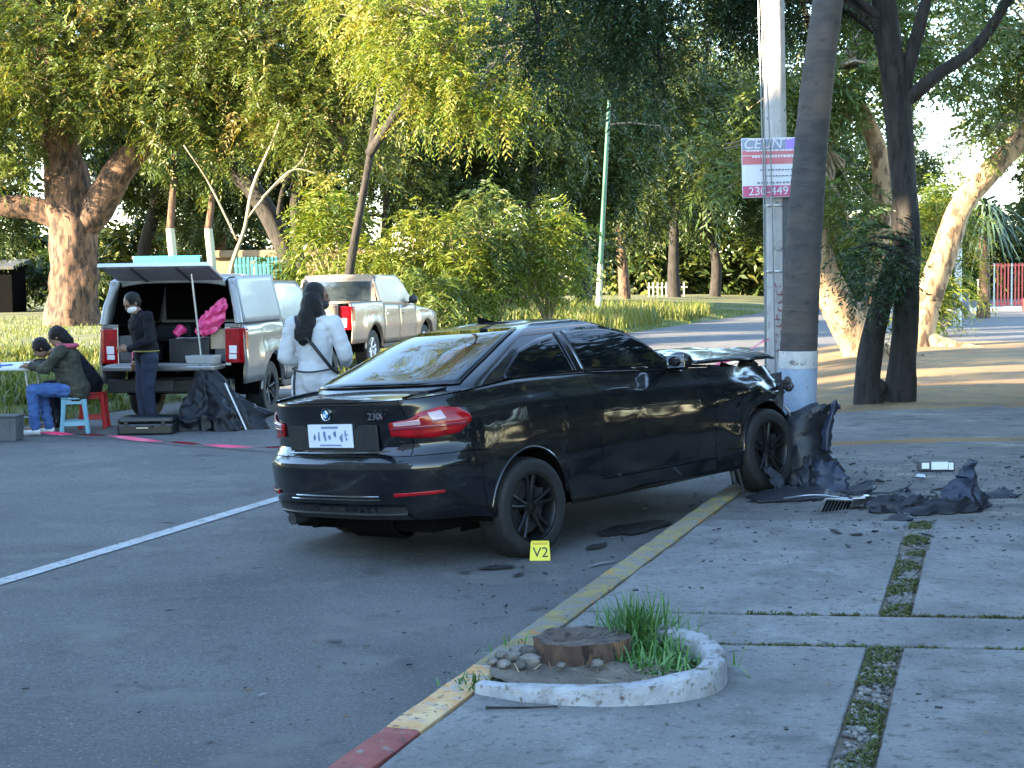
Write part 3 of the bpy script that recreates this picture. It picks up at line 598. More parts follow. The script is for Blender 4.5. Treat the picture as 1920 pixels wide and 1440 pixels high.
me, _ = crown_mesh('crown', [(.1 * k % .5, y_, 1.5, .8, 1.3, 1.8, 60) for k, y_ in enumerate(np.arange(-16, 20.5, 1.9))], leaf_dark, L=.4, k=8, ll=.22, lw=.10, seed=207, hollow=.3); mobj('crown', me, t)
tree('added_tree', 'unseen spreading tree, added to darken reflections in the side windows', (9.6, 9, 0), [([(9.6, 9, -.1), (9.5, 9, 3), (9.2, 10, 7)], [.35, .28, .2])],
     [(9.8, 11.5, 8.0, 3.0, 4.6, 2.0, 170), (12.0, 16, 7.5, 3, 4, 2.4, 100), (10.5, 4, 8.0, 3.2, 3.5, 2.0, 110)], leaf_dark, mat_bark_grey, seed=211, L=.9, k=6, ll=.5, lw=.2, hollow=.1, tw=3)
for k_, (x_, y_) in enumerate([(-12.0, 21.2), (-13.2, 25.0), (-12.6, 28.6), (-12.4, 15.2), (-12.2, 18.6)]):  # added for shadow streaks across the road and dirt
    tree('added_tree', ['slim', 'forked', 'bushy', 'sparse', 'spindly'][k_] + ' unseen young tree, added to throw shadow streaks on the dirt', (x_, y_, .4), [([(x_, y_, .2), (x_ + .1, y_, 2), (x_, y_, 6.5)], [.16, .13, .07])],
         [(x_, y_, 6.9, 1.2, .9, 1.1, 15), (x_ + .3, y_ + .6, 5.6, .7, .6, .5, 5)], leaf_mid, mat_bark, seed=221 + k_, L=.6, k=10, ll=.2, lw=.06, hollow=.1, tw=2)
# ------------------------------------------------------------------ the crashed black coupe
mat_paint = M('black car paint', (0.0025, 0.0032, 0.0062), 0.25, coat=0.8, spec=0.15, col2=(0.004, 0.005, 0.007), scale=3, stretch=(.5, 1, 2.5),
              layers=[((0.026, 0.024, 0.021), 2.5, .48, .85), ((0.035, 0.033, 0.03), 14, .58, .80)])
mat_blackglass = M('tinted glass', (0.003, 0.004, 0.006), 0.03, spec=0.5, layers=[((0.022, 0.024, 0.026), 3.0, .50, .75)])
mat_blackplastic = M('black plastic', (0.012, 0.012, 0.013), 0.5, (0.02, 0.02, 0.021), 20, bump=0.15, bscale=200)
mat_trimgloss = M('gloss black trim', (0.006, 0.006, 0.007), 0.12)
mat_chrome = M('chrome', (0.75, 0.76, 0.78), 0.10, metal=1.0)
mat_satin = M('scuffed bright metal', (0.55, 0.55, 0.56), 0.35, metal=0.9)
mat_tyre = M('tyre rubber', (0.007, 0.007, 0.0075), 0.75, (0.014, 0.0135, 0.0135), 30, bump=0.3, bscale=80)
mat_rim = M('dark alloy', (0.013, 0.0135, 0.015), 0.35, metal=0.5, spec=0.5)
mat_redlens = M('red lamp lens', (0.34, 0.004, 0.008), 0.12, (0.20, 0.002, 0.005), 12, spec=.5)
mat_darkred = M('dark red lens', (0.16, 0.006, 0.02), 0.12, coat=1.0)
mat_clearlens = M('clear lamp lens', (0.72, 0.66, 0.68), 0.12, coat=1.0)
mat_pinklens = M('milky pink lens', (0.42, 0.27, 0.29), 0.15, coat=1.0)
mat_amber = M('amber lens', (0.55, 0.14, 0.02), 0.15, coat=1.0)
mat_plate = M('licence plate white', (0.62, 0.66, 0.74), 0.4)
mat_plate_ink = M('plate ink', (0.16, 0.22, 0.38), 0.5)
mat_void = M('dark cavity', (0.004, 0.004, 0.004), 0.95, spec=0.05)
mat_torn = M('torn grey metal', (0.06, 0.06, 0.063), 0.5, (0.018, 0.018, 0.019), 9, metal=0.4, bump=0.6, bscale=30)

def template(ca, cf, p=2.6, q=2.0, nr=28, nsd=96, nf=22):
    th = np.linspace(0, np.pi / 2, nr); b1 = np.sin(th) ** (2 / p); a1 = ca * (1 - np.cos(th) ** (2 / q))
    a2 = np.linspace(ca, 1 - cf, nsd + 2)[1:-1]; b2 = np.ones(nsd)
    th = np.linspace(np.pi / 2, 0, nf); b3 = np.sin(th) ** (2 / p); a3 = 1 - cf * (1 - np.cos(th) ** (2 / q))
    return np.concatenate([a1, a2, a3]), np.concatenate([b1, b2, b3])

def panel(mb_v, mb_f, name, mat, parent, gap=0.003, depth=0.014, smooth=35):
    """a sheet-metal panel: its rim pulled back by the gap and folded inwards, so the joint reads as a dark line"""
    bm = bmesh.new(); vs_ = [bm.verts.new(v) for v in mb_v]
    for f in mb_f:
        try: bm.faces.new([vs_[i] for i in f])
        except ValueError: pass
    bmesh.ops.remove_doubles(bm, verts=bm.verts, dist=2e-4)
    for v in [v for v in bm.verts if not v.link_faces]: bm.verts.remove(v)
    bm.normal_update()
    if sum(f.normal.dot(f.calc_center_median() - Vector((1.2, 0, .72))) * f.calc_area() for f in bm.faces) < 0: bmesh.ops.reverse_faces(bm, faces=bm.faces); bm.normal_update()
    be = [e for e in bm.edges if len(e.link_faces) == 1]; bvs = {v for e in be for v in e.verts}
    moves = {}
    for v in bvs:
        c = sum((f.calc_center_median() for f in v.link_faces), Vector()) / len(v.link_faces); d = c - v.co
        if d.length > 1e-6: moves[v] = v.co + d.normalized() * min(gap, d.length * 0.5)
    for v, c in moves.items(): v.co = c
    nrm = {v: v.normal.copy() for v in bvs}
    r = bmesh.ops.extrude_edge_only(bm, edges=be); newv = [e for e in r['geom'] if isinstance(e, bmesh.types.BMVert)]
    old = {tuple(np.round(v.co, 5)): nrm[v] for v in bvs}
    for v in newv: v.co = v.co - old.get(tuple(np.round(v.co, 5)), Vector((0, 0, 1))) * depth
    me = bpy.data.meshes.new(name); bm.to_mesh(me); bm.free(); me.materials.append(mat)
    me.polygons.foreach_set('use_smooth', [True] * len(me.polygons)); me.set_sharp_from_angle(angle=R(smooth))
    return mobj(name, me, parent)

def grid_part(P, mask, name, mat, parent, **kw):
    """panel from the cells of a point grid where mask is True"""
    n, m = P.shape[:2]; f = [(i * m + j, i * m + j + 1, (i + 1) * m + j + 1, (i + 1) * m + j) for i in range(n - 1) for j in range(m - 1) if mask[i, j]]
    return panel(P.reshape(-1, 3), f, name, mat, parent, **kw)

def wheel(parent, loc, rad, wid, rz=0.0, spokes=5, mr=None, side=-1, double=True, rr=0.70, tilt=0.0):
    """part 'wheel' (rim) with the tyre and brake disc as its own pieces; side -1 faces -Y"""
    s = side; mb = MB(); R0 = rad * rr; h = wid / 2
    mb.lathe([(R0 * 1.0, s * h * 0.80), (R0 * 1.02, s * h * 0.86), (R0 * 0.95, s * h * 0.88), (R0 * 0.90, s * h * 0.70), (R0 * 0.86, -s * h * 0.3), (R0 * 0.97, -s * h * 0.9)], 36, axis='Y')
    for k in range(spokes):
        for o in ((-0.17, 0.17) if double else (0.0,)):
            a = 2 * math.pi * k / spokes + 0.3; a1 = a + o
            p0 = (R0 * 0.20 * math.cos(a + o * .6), s * h * 0.50, R0 * 0.20 * math.sin(a + o * .6)); p1 = (R0 * 0.60 * math.cos(a + o), s * h * 0.66, R0 * .60 * math.sin(a + o))
            p2 = (R0 * 0.93 * math.cos(a1), s * h * 0.72, R0 * 0.93 * math.sin(a1))
            mb.tube([p0, p1, p2], [R0 * .085, R0 * .06, R0 * .07] if double else [R0 * .13, R0 * .1, R0 * .12], 8)
    mb.lathe([(0.001, s * h * 0.60), (R0 * 0.13, s * h * 0.60), (R0 * 0.22, s * h * 0.52), (R0 * 0.24, s * h * 0.2)], 20, axis='Y')
    w = mb.build('wheel', mr or mat_rim, parent, smooth=40, loc=loc, rot=(tilt, 0, rz))
    t = MB(); pr = []
    for r_, y_ in [(R0 * 1.0, .80), (R0 * 1.03, .93), (rad * .86, 1.0), (rad * .955, .95), (rad * .985, .80), (rad, .55), (rad * 1.004, 0), (rad, -.55), (rad * .985, -.80), (rad * .955, -.95), (rad * .86, -1.0), (R0 * 1.02, -.9), (R0 * .97, -.8)]:
        pr.append((r_, y_ * h * s))
    t.lathe(pr, 48, axis='Y')
    for g_ in (-0.35, 0.0, 0.35):                        # tread grooves as raised blocks either side
        for k in range(48):
            a = 2 * math.pi * (k + .5 * (g_ > 0)) / 48
            t.box((rad * 1.002 * math.cos(a), (g_ + .16) * h, rad * 1.002 * math.sin(a)), (rad * .09, h * .26, 0.008), rot=(0, -a + math.pi / 2, 0))
    t.build('tyre', mat_tyre, w, smooth=50)
    d = MB(); d.lathe([(R0 * .25, s * h * .12), (R0 * .78, s * h * .12), (R0 * .78, -s * h * .02)], 32, axis='Y')
    d.box((R0 * .55, s * h * .12, R0 * .2), (R0 * .35, h * .5, R0 * .55)); d.build('brake_disc', mat_torn, w, smooth=40)
    return w

coupe = thing('crashed_car', 'wrecked black two-door coupe with its front against the palm trunk', 'car', (-0.50, 10.47, 0.01), rot=(R(-3.5), R(-1.6), R(48.0)))
XR = lambda z: interp(z, [.26, .30, .34, .45, .62, .655, .68, .72, .735, .75, .90, .97, 1.02, 1.06], [-.84, -.88, -.935, -.965, -.975, -.970, -.935, -.905, -.90, -.888, -.900, -.922, -.938, -.93])
XF = lambda z: interp(z, [.2, .5, .7, .9, 1.0], [3.22, 3.24, 3.23, 3.20, 3.14])
WB_ = lambda z: interp(z, [.16, .22, .35, .55, .70, .80, .87, .905, .93, .97, 1.01, 1.05, 1.075], [.80, .845, .868, .884, .887, .884, .876, .873, .858, .832, .815, .797, .765])
SH = lambda x: interp(x, [-1, -.5, 0, .8, 1.8, 2.4, 3.3], [.0, .01, .03, .02, -.03, -.06, -.11])
ZS = lambda x: interp(x, [-1, -.9, -.5, 0, .7, 1.75, 2.15, 2.7, 3.3], [1.035, 1.04, 1.062, 1.10, 1.085, 1.03, 1.005, .97, .93])
AX = (0.0, 2.82)
def ZB(x):
    x = np.asarray(x, float); z = interp(x, [-1, -.6, -.42, .42, 1.4, 2.4, 3.19, 3.26], [.295, .285, .25, .215, .20, .195, .30, .70])
    for a, r, cz in ((AX[0], .368, .285), (AX[1], .385, .30)):
        d = np.clip(r * r - (x - a) ** 2, 0, None); z = np.maximum(z, np.where(d > 0, cz + np.sqrt(d) * 1.0, z))
    return z
TA, TB = template(0.115, 0.07, p=3.1)
FL = lambda a: interp(a, [0, .12, .22, .32, .5, .70, .82, .9, 1], [1, 1.0, 1.0, .985, .975, .985, 1.0, .99, .95])
def body_pt(a, b, z, side=-1):
    """point of the body shell: plan position (a, b) of the outline, height z"""
    xr, xf = XR(z), XF(z); x = xr + (xf - xr) * a; zz = z - SH(x) * np.clip((z - .6) / .3, 0, 1)
    y = WB_(zz) * b * FL(a)
    amp = interp(x, [-1, -.5, .2, 1.8, 2.4, 3.2], [.0, .0020, .0022, .003, .026, .075])
    if np.ndim(x):
        nn = np.array([mnoise.noise(Vector((float(p) * 1.6, side * 2.0, float(q) * 4.5))) + .5 * mnoise.noise(Vector((float(p) * 4.5, side * 3.0, float(q) * 9))) for p, q in zip(np.ravel(x), np.ravel(z))]).reshape(np.shape(x))
    else: nn = mnoise.noise(Vector((float(x) * 1.6, side * 2.0, float(z) * 4.5))) + .5 * mnoise.noise(Vector((float(x) * 4.5, side * 3.0, float(z) * 9)))
    y = y + amp * nn * (b > .3); x = x + np.where(x > 2.6, amp * nn * .8, 0)
    return np.stack([x, side * y, z], -1)
NT = 40; TT = np.linspace(0, 1, NT)
def shell(side):
    x0 = -.95 + 4.17 * TA; zb, zs = ZB(x0), ZS(x0)
    Z = zb[:, None] + (zs - zb)[:, None] * TT[None, :]
    return body_pt(np.repeat(TA[:, None], NT, 1), np.repeat(TB[:, None], NT, 1), Z, side)
iu = lambda x: int(np.argmin(np.abs((-.95 + 4.17 * TA) - x) + (TB < .9) * 5))
i_d0, i_d1 = iu(.74), iu(2.10); i_b = iu(-.43)
j_sill = 6
allv, allf = [], []
for side in (-1, 1):
    P = shell(side); n, m = P.shape[:2]; Zc = P[:-1, :-1, 2]; ii = np.arange(n - 1)[:, None] + np.zeros((1, m - 1), int); jj = np.zeros((n - 1, 1), int) + np.arange(m - 1)[None, :]
    door = (ii >= i_d0) & (ii < i_d1) & (jj >= j_sill)
    t_b = int(np.argmin(np.abs(.295 + (1.04 - .295) * TT - .70)))
    bumper = (ii < i_b) & (jj < t_b)
    lid = (TB[:-1, None] < .70) & (ii < 28) & (jj >= t_b)
    fender = (ii >= i_d1)
    rest = ~(door | bumper | lid | fender)
    if side == 1: P = P[:, ::-1]; door, bumper, lid, fender, rest = [k[:, ::-1] for k in (door, bumper, lid, fender, rest)]
    grid_part(P, door, 'door', mat_paint, coupe, gap=.003)
    grid_part(P, fender, 'front_fender', mat_paint, coupe, gap=.003)
    b0 = len(allv); allv += [tuple(p) for p in P.reshape(-1, 3)]; allf.append((b0, P.shape[1], rest, bumper, lid))
def collect(k):
    f = []
    for (b0, m, *ms) in allf:
        mk = ms[k]; f += [(b0 + i * m + j, b0 + i * m + j + 1, b0 + (i + 1) * m + j + 1, b0 + (i + 1) * m + j) for i, j in zip(*np.nonzero(mk))]
    return f
# deck between the shoulders: the boot lid top and the cowl
top = body_pt(TA, TB, ZS(-.95 + 4.17 * TA), -1)
def wtop(x):
    k = np.argsort(top[:, 0]); return -np.interp(x, top[k, 0], top[k, 1])
def deck(x0, x1, n, w0=1.0):
    xs = x0 + (x1 - x0) * np.linspace(0, 1, n) ** 1.5; rows = []
    for x in xs:
        w = wtop(x) * w0; rows.append([(x, w * t, ZS(x) + .022 * (1 - t * t) + .012 * math.exp(-((x + .93) / .06) ** 2) * (1 if abs(t) < .9 else .4) - .004 * (abs(t) == 1)) for t in np.sin(np.linspace(-math.pi / 2, math.pi / 2, 33))])
    return np.array(rows)
D = deck(-.936, 2.16, 70); n, m = D.shape[:2]
in_lid = (D[:-1, :-1, 0] < -.40) & (np.abs((D[:-1, :-1, 1] + D[1:, 1:, 1]) / 2) < .60)
b0 = len(allv); allv += [tuple(p) for p in D.reshape(-1, 3)]
deck_f = lambda mk: [(b0 + i * m + j, b0 + (i + 1) * m + j, b0 + (i + 1) * m + j + 1, b0 + i * m + j + 1) for i, j in zip(*np.nonzero(mk))]
body = panel(allv, collect(0) + deck_f(~in_lid), 'body', mat_paint, coupe, gap=.003)
panel(allv, collect(1), 'rear_bumper', mat_paint, coupe, gap=.003)
panel(allv, collect(2) + deck_f(in_lid), 'boot_lid', mat_paint, coupe, gap=.003)

# cabin: roof and pillars, with each pane a skin on it
GZ = [1.0, 1.06, 1.11, 1.18, 1.25, 1.31, 1.36, 1.40, 1.425, 1.443, 1.455]
GXR = [-.66, -.57, -.48, -.30, -.11, .05, .19, .32, .43, .56, .70]; GXF = [2.15, 2.03, 1.93, 1.78, 1.62, 1.48, 1.36, 1.25, 1.17, 1.08, .98]; GW = [.80, .775, .745, .705, .662, .622, .585, .545, .505, .44, .33]
GA, GB = template(0.10, 0.13, p=3.2, q=2.0, nr=20, nsd=50, nf=20)
def cab_pt(a, b, z, side=-1, off=0.0):
    xr, xf = interp(z, GZ, GXR), interp(z, GZ, GXF); s = (1 + off)
    return np.stack([xr - off * .6 + (xf - xr + off * 1.2) * a, side * interp(z, GZ, GW) * b * s, z + off * .5], -1)
zz = np.concatenate([np.linspace(1.0, 1.36, 16), [1.385, 1.405, 1.42, 1.433, 1.443, 1.455]])
vv, ff = [], []
for side in (-1, 1):
    P = np.stack([cab_pt(GA, GB, np.full_like(GA, z), side) for z in zz], 1)
    if side == 1: P = P[:, ::-1]
    o = len(vv); n, m = P.shape[:2]; vv += [tuple(p) for p in P.reshape(-1, 3)]
    ff += [(o + i * m + j, o + i * m + j + 1, o + (i + 1) * m + j + 1, o + (i + 1) * m + j) for i in range(n - 1) for j in range(m - 1)]
rw = []
E0 = cab_pt(GA, GB, np.full_like(GA, 1.455), -1)
for p in E0: rw.append([(p[0], p[1] * t, 1.455 + .012 * (1 - t * t)) for t in np.linspace(1, -1, 13)])
o = len(vv); rw = np.array(rw); n, m = rw.shape[:2]; vv += [tuple(p) for p in rw.reshape(-1, 3)]
ff += [(o + i * m + j, o + (i + 1) * m + j, o + (i + 1) * m + j + 1, o + i * m + j + 1) for i in range(n - 1) for j in range(m - 1)]
mb = MB(); mb.add(vv, ff); mb.build('roof', mat_paint, coupe, smooth=60)

def side_pane(name, xs, zlo, zhi, side, mat, off=.005, parent=coupe, nz_=10):
    rows = []
    for x, a, b in zip(xs, zlo, zhi):
        row = []
        for t in np.linspace(0, 1, nz_):
            z = a + (b - a) * t; xr, xf = interp(z, GZ, GXR), interp(z, GZ, GXF); q = (x - xr) / (xf - xr)
            row.append((x, side * (interp(z, GZ, GW) * np.interp(q, GA[:60], GB[:60]) + off), z))
        rows.append(row)
    mb = MB(); mb.grid(rows); ob = mb.build(name, mat, parent, smooth=60, fix=False); md = ob.modifiers.new('thick', 'SOLIDIFY'); md.thickness = .006; md.offset = 0
    return ob
TOPX = [-.06, .02, .2, .45, .69, .95, 1.18, 1.36, 1.52, 1.65, 1.76]; TOPZ = [1.115, 1.165, 1.275, 1.335, 1.366, 1.384, 1.378, 1.338, 1.25, 1.13, 1.025]
tz = lambda x: interp(x, TOPX, TOPZ); bz = lambda x: interp(x, [-.06, .1, .73, 1.3, 1.76], [1.105, 1.10, 1.085, 1.05, 1.02])
for side in (-1, 1):
    xs = np.linspace(-.05, .655, 26); side_pane('quarter_window', xs, bz(xs), tz(xs), side, mat_blackglass)
    xs = np.linspace(.735, 1.75, 36); side_pane('door_window', xs, bz(xs), tz(xs), side, mat_blackglass, off=.006)
    xs = np.linspace(.655, .735, 5); side_pane('pillar_trim', xs, bz(xs), tz(xs), side, mat_trimgloss, off=.009)
    mb = MB(); xs = np.linspace(-.08, 1.78, 40); pth = []
    for x in xs:
        z = bz(x) - .006; xr, xf = interp(z, GZ, GXR), interp(z, GZ, GXF); pth.append((x, side * (interp(z, GZ, GW) * np.interp((x - xr) / (xf - xr), GA[:60], GB[:60]) + .012), z))
    mb.tube(pth, .0055, 6); mb.build('belt_trim', mat_trimgloss, coupe, smooth=60)
def end_pane(name, front, z0, z1, bmax, mat):
    rows = []
    for z in np.linspace(z0, z1, 14):
        row = []
        for b in np.linspace(-bmax, bmax, 31):
            aa = np.interp(abs(b), GB[:20], GA[:20]) if not front else np.interp(abs(b), GB[::-1][:20], GA[::-1][:20])
            p = cab_pt(aa, abs(b), z, -1 if b < 0 else 1); row.append((p[0] + (.006 if front else -.006), p[1], p[2] + .006))
        rows.append(row)
    mb = MB(); mb.grid(rows, flip=not front); ob = mb.build(name, mat, coupe, smooth=60, fix=False); md = ob.modifiers.new('thick', 'SOLIDIFY'); md.thickness = .006; md.offset = 0
    return ob
end_pane('rear_window', False, 1.10, 1.415, .90, mat_blackglass); end_pane('windscreen', True, 1.03, 1.40, .9, mat_blackglass)

# lamps and fittings on the tail: skins in (outline position, height)
UB = np.arange(len(TB)); ux = lambda x: float(np.interp(x, (-.95 + 4.17 * TA), UB)); uy = lambda y: float(np.interp(abs(y) / .875, TB[:28], UB[:28]))
def skin(name, u0, u1, zlo, zhi, side, mat, off=.006, parent=coupe, nu=24, nzz=6, thick=.008):
    rows = []
    for t in np.linspace(0, 1, nu):
        u = u0 + (u1 - u0) * t; a, b = np.interp(u, UB, TA), np.interp(u, UB, TB); row = []
        for k in np.linspace(0, 1, nzz):
            z = zlo(t) + (zhi(t) - zlo(t)) * k; p = body_pt(a, b, z, side); q = body_pt(np.interp(u + .5, UB, TA), np.interp(u + .5, UB, TB), z, side) - p
            nn = np.array([-abs(q[1]), side * abs(q[0]), 0]); nn /= np.linalg.norm(nn) + 1e-9; row.append(p + nn * off)
        rows.append(row)
    mb = MB(); mb.grid(rows, flip=side > 0); ob = mb.build(name, mat, parent, smooth=50, fix=False)
    md = ob.modifiers.new('thick', 'SOLIDIFY'); md.thickness = thick; md.offset = -1; return ob
I = lambda xs, ys: (lambda t: float(np.interp(t, xs, ys)))
for side in (-1, 1):
    u0, u1 = uy(.50), ux(-.555)
    tl = skin('tail_lamp', u0, u1, I([0, .25, .45, .8, 1], [.822, .805, .80, .82, .885]), I([0, .25, .40, .7, .92, 1], [.905, .925, .962, .985, .965, .925]), side, mat_redlens)
    skin('lamp_band', u0 + .02 * (u1 - u0), u0 + .93 * (u1 - u0), I([0, 1], [.858, .868]), I([0, 1], [.873, .884]), side, mat_darkred, off=.0165, parent=tl, thick=.004)
    skin('reversing_lamp', u0 + .05 * (u1 - u0), u0 + .34 * (u1 - u0), I([0, 1], [.880, .884]), I([0, 1], [.902, .918]), side, mat_pinklens, off=.0168, parent=tl, thick=.004)
    skin('lens_reflection', u0 + .48 * (u1 - u0), u0 + .66 * (u1 - u0), I([0, 1], [.895, .905]), I([0, 1], [.955, .965]), side, mat_pinklens, off=.0168, parent=tl, thick=.004)  # pale patch stands in for a reflection on the lens
    skin('bumper_reflector', uy(.545), uy(.80), I([0, 1], [.452, .462]), I([0, 1], [.474, .480]), side, mat_redlens, off=.005)
    if side > 0:
        ex = MB(); ex.tube([(-.70, .46, .285), (-.90, .46, .282)], [.036, .040], 16); ex.build('exhaust_pipe', mat_torn, coupe, smooth=50)
def rear_box(name, y0, y1, z0, z1, x, d, mat, parent=coupe, bevel=.004):
    mb = MB(); mb.box((x, (y0 + y1) / 2, (z0 + z1) / 2), (d, abs(y1 - y0), z1 - z0)); return mb.build(name, mat, parent, bevel=bevel)
rear_box('plate_recess', -.42, .42, .735, .895, -.888, .012, mat_blackplastic)
pl = rear_box('licence_plate', -.205, .215, .755, .905, -.905, .014, mat_plate)
mb = MB()
for k, ch in enumerate((1, 2, 3, 5, 6, 7, 8)): pass
rgp = random.Random(3)                                     # the number is not legible in the picture: broken strokes only
for k in range(7):
    yy = .155 - .052 * k
    for q in range(3): mb.box((-.9135, yy + rgp.uniform(-.012, .012), .828 + rgp.uniform(-.018, .018)), (.001, rgp.uniform(.006, .022), rgp.uniform(.008, .040)))
for yy, ww in ((.0, .16),):
    mb.box((-.9135, yy, .885), (.001, ww, .014)); mb.box((-.9135, yy, .772), (.001, ww * 1.3, .010))
mb.build('plate_print', mat_plate_ink, pl)
mb = MB(); mb.lathe([(.001, .0), (.036, .0), (.040, -.004), (.041, .006)], 28, axis='X', c=(-.934, .0, .972)); em = mb.build('emblem', mat_chrome, coupe, smooth=40)
mat_emb = [M('emblem blue', (.06, .22, .50), .25), M('emblem white', (.7, .72, .72), .25), mat_trimgloss]
mb = MB(); mb.lathe([(.026, 0), (.035, 0)], 28, axis='X', c=(-.9365, 0, .972), mi=2)
for q in range(4):
    a0 = q * math.pi / 2; poly = [(0, .972)] + [(.026 * math.cos(a0 + t), .972 + .026 * math.sin(a0 + t)) for t in np.linspace(0, math.pi / 2, 7)]
    mb.add([(-.937, y_, z_) for y_, z_ in poly], [tuple(range(len(poly)))], q % 2)
mb.build('emblem_face', mat_emb, em, fix=False)
text('230i', .062, mat_chrome, coupe, (-.924, -.445, .95), (R(90), 0, R(-90)), 'model_badge', .003, sx=1.25)
mb = MB(); mb.tube([(-.905, .42, .722), (-.912, .2, .719), (-.914, -.1, .720), (-.910, -.35, .724), (-.900, -.53, .735)], [.006, .010, .010, .010, .006], 8, flat=.7); mb.build('boot_trim_strip', mat_chrome, coupe, smooth=60)
for (a_, b_, z_) in ((.32, -.44, .455), (.38, -.44, .432)):
    mb = MB(); rr = []
    for y_ in np.linspace(a_, b_, 12):
        p = body_pt(np.interp(abs(y_) / .875, TB[:28], TA[:28]), abs(y_) / .875, z_, -1 if y_ < 0 else 1); rr.append((p[0] - .003, y_, z_ + .010 * (.3 - y_) * .0))
    mb.tube(rr, .0065, 6, flat=.8); mb.build('bumper_highlight', mat_chrome, coupe, smooth=60)  # bright strips stand in for the highlight along the bumper lip
# black lower valance with ribs
mb = MB(); rr = []
for z_, dx in ((.30, -.012), (.335, -.012), (.345, .004), (.385, .004), (.395, -.010)):
    rr.append([tuple(np.array(body_pt(np.interp(abs(y_) / .875, TB[:28], TA[:28]), abs(y_) / .875, z_, -1 if y_ < 0 else 1)) * [1, 0, 1] + [dx - .004, y_, 0]) for y_ in np.linspace(.60, -.60, 21)])
mb.grid(rr); mb.build('rear_valance', mat_blackplastic, coupe, smooth=30)
# flat floor, wheel housings, axle line and a dark interior
mb = MB(); mb.box((1.15, 0, .25), (3.7, 1.30, .10)); mb.box((-.60, 0, .37), (.36, 1.05, .12)); mb.box((1.4, 0, .33), (1.8, 1.66, .2)); mb.tube([(-.85, .3, .26), (-.35, .3, .24), (2.0, .1, .2)], .04, 10)
mb.lathe([(.13, -.22), (.15, -.2), (.15, .2), (.13, .22)], 16, axis='Y', c=(-.62, -.12, .29))
mb.build('underbody', mat_void, coupe, smooth=30)
for ax in AX:
    for s_ in (-1, 1):
        mb = MB(); rows = [[(ax + .37 * math.cos(t), s_ * yy, .30 + .37 * math.sin(t)) for yy in (.55, .845)] for t in np.linspace(-.2, math.pi + .2, 20)]
        mb.grid(rows); mb.box((ax, s_ * .55, .45), (.7, .02, .6)); mb.build('wheel_housing', mat_void, coupe, smooth=60, fix=False)
# wheel arch lips
for s_ in (-1, 1):
    for ax, r_, cz in ((AX[0], .370, .285), (AX[1], .387, .30)):
        mb = MB(); pth = []
        for t in np.linspace(.1, math.pi - .1, 22):
            x_ = ax + r_ * math.cos(t); z_ = cz + r_ * math.sin(t); p = body_pt(np.interp((x_ + .95) / 4.17, TA, TA), np.interp((x_ + .95) / 4.17, TA, TB), z_, s_); pth.append((x_, p[1] * .996, z_))
        mb.tube(pth, .010, 6); mb.build('arch_lip', mat_paint, coupe, smooth=60)
wheel(coupe, (0, -.775, .264), .322, .225); wheel(coupe, (0, .775, .358), .322, .225, side=1)
wheel(coupe, (2.82, -.775, .297), .322, .225, rz=R(-2), tilt=R(-3)); wheel(coupe, (2.72, .775, .28), .322, .225, side=1, rz=R(-8))
# mirrors, handles, fuel flap, roof fin
for s_ in (-1, 1):
    mb = MB(); mb.ball((1.60, s_ * .945, 1.085), (.075, .105, .066), 16, 10); mb.tube([(1.66, s_ * .80, 1.03), (1.62, s_ * .90, 1.06)], [.03, .025], 8); mi_ = mb.build('door_mirror', mat_trimgloss, coupe, smooth=60)
    mb = MB(); mb.box((1.545, s_ * .95, 1.085), (.012, .155, .09)); mb.build('mirror_glass', mat_chrome, mi_, bevel=.004)
    y_ = s_ * .884; mb = MB(); mb.tube([(.82, y_, .945), (.86, y_ + s_ * .022, .948), (1.0, y_ + s_ * .024, .945), (1.05, y_, .940)], [.010, .014, .014, .010], 8, flat=.7); mb.build('door_handle', mat_paint, coupe, smooth=60)
mb = MB(); mb.add([(.55, -.012, 1.46), (.55, .012, 1.46), (.70, .016, 1.466), (.70, -.016, 1.466), (.545, 0, 1.512)], [(0, 1, 4), (1, 2, 4), (2, 3, 4), (3, 0, 4)]); mb.build('roof_fin', mat_trimgloss, coupe, smooth=60)
# crumpled bonnet, torn front
rows = []
for i, t in enumerate(np.linspace(0, 1, 26)):
    x_ = 2.08 + 1.12 * t; row = []
    for s_ in np.linspace(-1, 1, 27):
        w_ = .76 - .05 * t; z_ = float(ZS(x_)) + .020 + .04 * (1 - s_ * s_) + (.02 + .07 * (1 - abs(s_) ** 3)) * math.sin(min(1, t * 1.3) * math.pi * .5)
        z_ += .030 * t * nz(x_ * 3.4, s_ * 2.2, 1.0) + .05 * max(0, t - .35) * abs(nz(x_ * 6, s_ * 4, 4.0)) - .10 * math.exp(-((s_ - .1) / .35) ** 2) * max(0, t - .6)
        row.append((x_ - .22 * t * math.exp(-((s_ + .2) / .4) ** 2) + .02 * t * nz(s_ * 7, t * 3, 2), s_ * w_ + .02 * nz(x_ * 4, s_, 9), z_))
    rows.append(row)
mb = MB(); mb.grid(rows); bo = mb.build('bonnet', mat_paint, coupe, smooth=35, fix=False); md = bo.modifiers.new('thick', 'SOLIDIFY'); md.thickness = .022; md.offset = -1
rg = random.Random(4); mb = MB()
for k in range(44):
    c = (rg.uniform(2.25, 3.05), rg.uniform(-.62, .62), rg.uniform(.45, .93)); mb.box(c, (rg.uniform(.08, .3), rg.uniform(.08, .3), rg.uniform(.06, .22)), rot=(rg.uniform(-.6, .6), rg.uniform(-.6, .6), rg.uniform(0, 3)))
for k in range(14):
    p = [Vector((rg.uniform(2.5, 3.2), rg.uniform(-.7, .7), rg.uniform(.35, .95)))]
    for _ in range(3): p.append(p[-1] + Vector((rg.uniform(-.1, .16), rg.uniform(-.2, .2), rg.uniform(-.12, .10))))
    mb.tube(p, rg.uniform(.008, .022), 6)
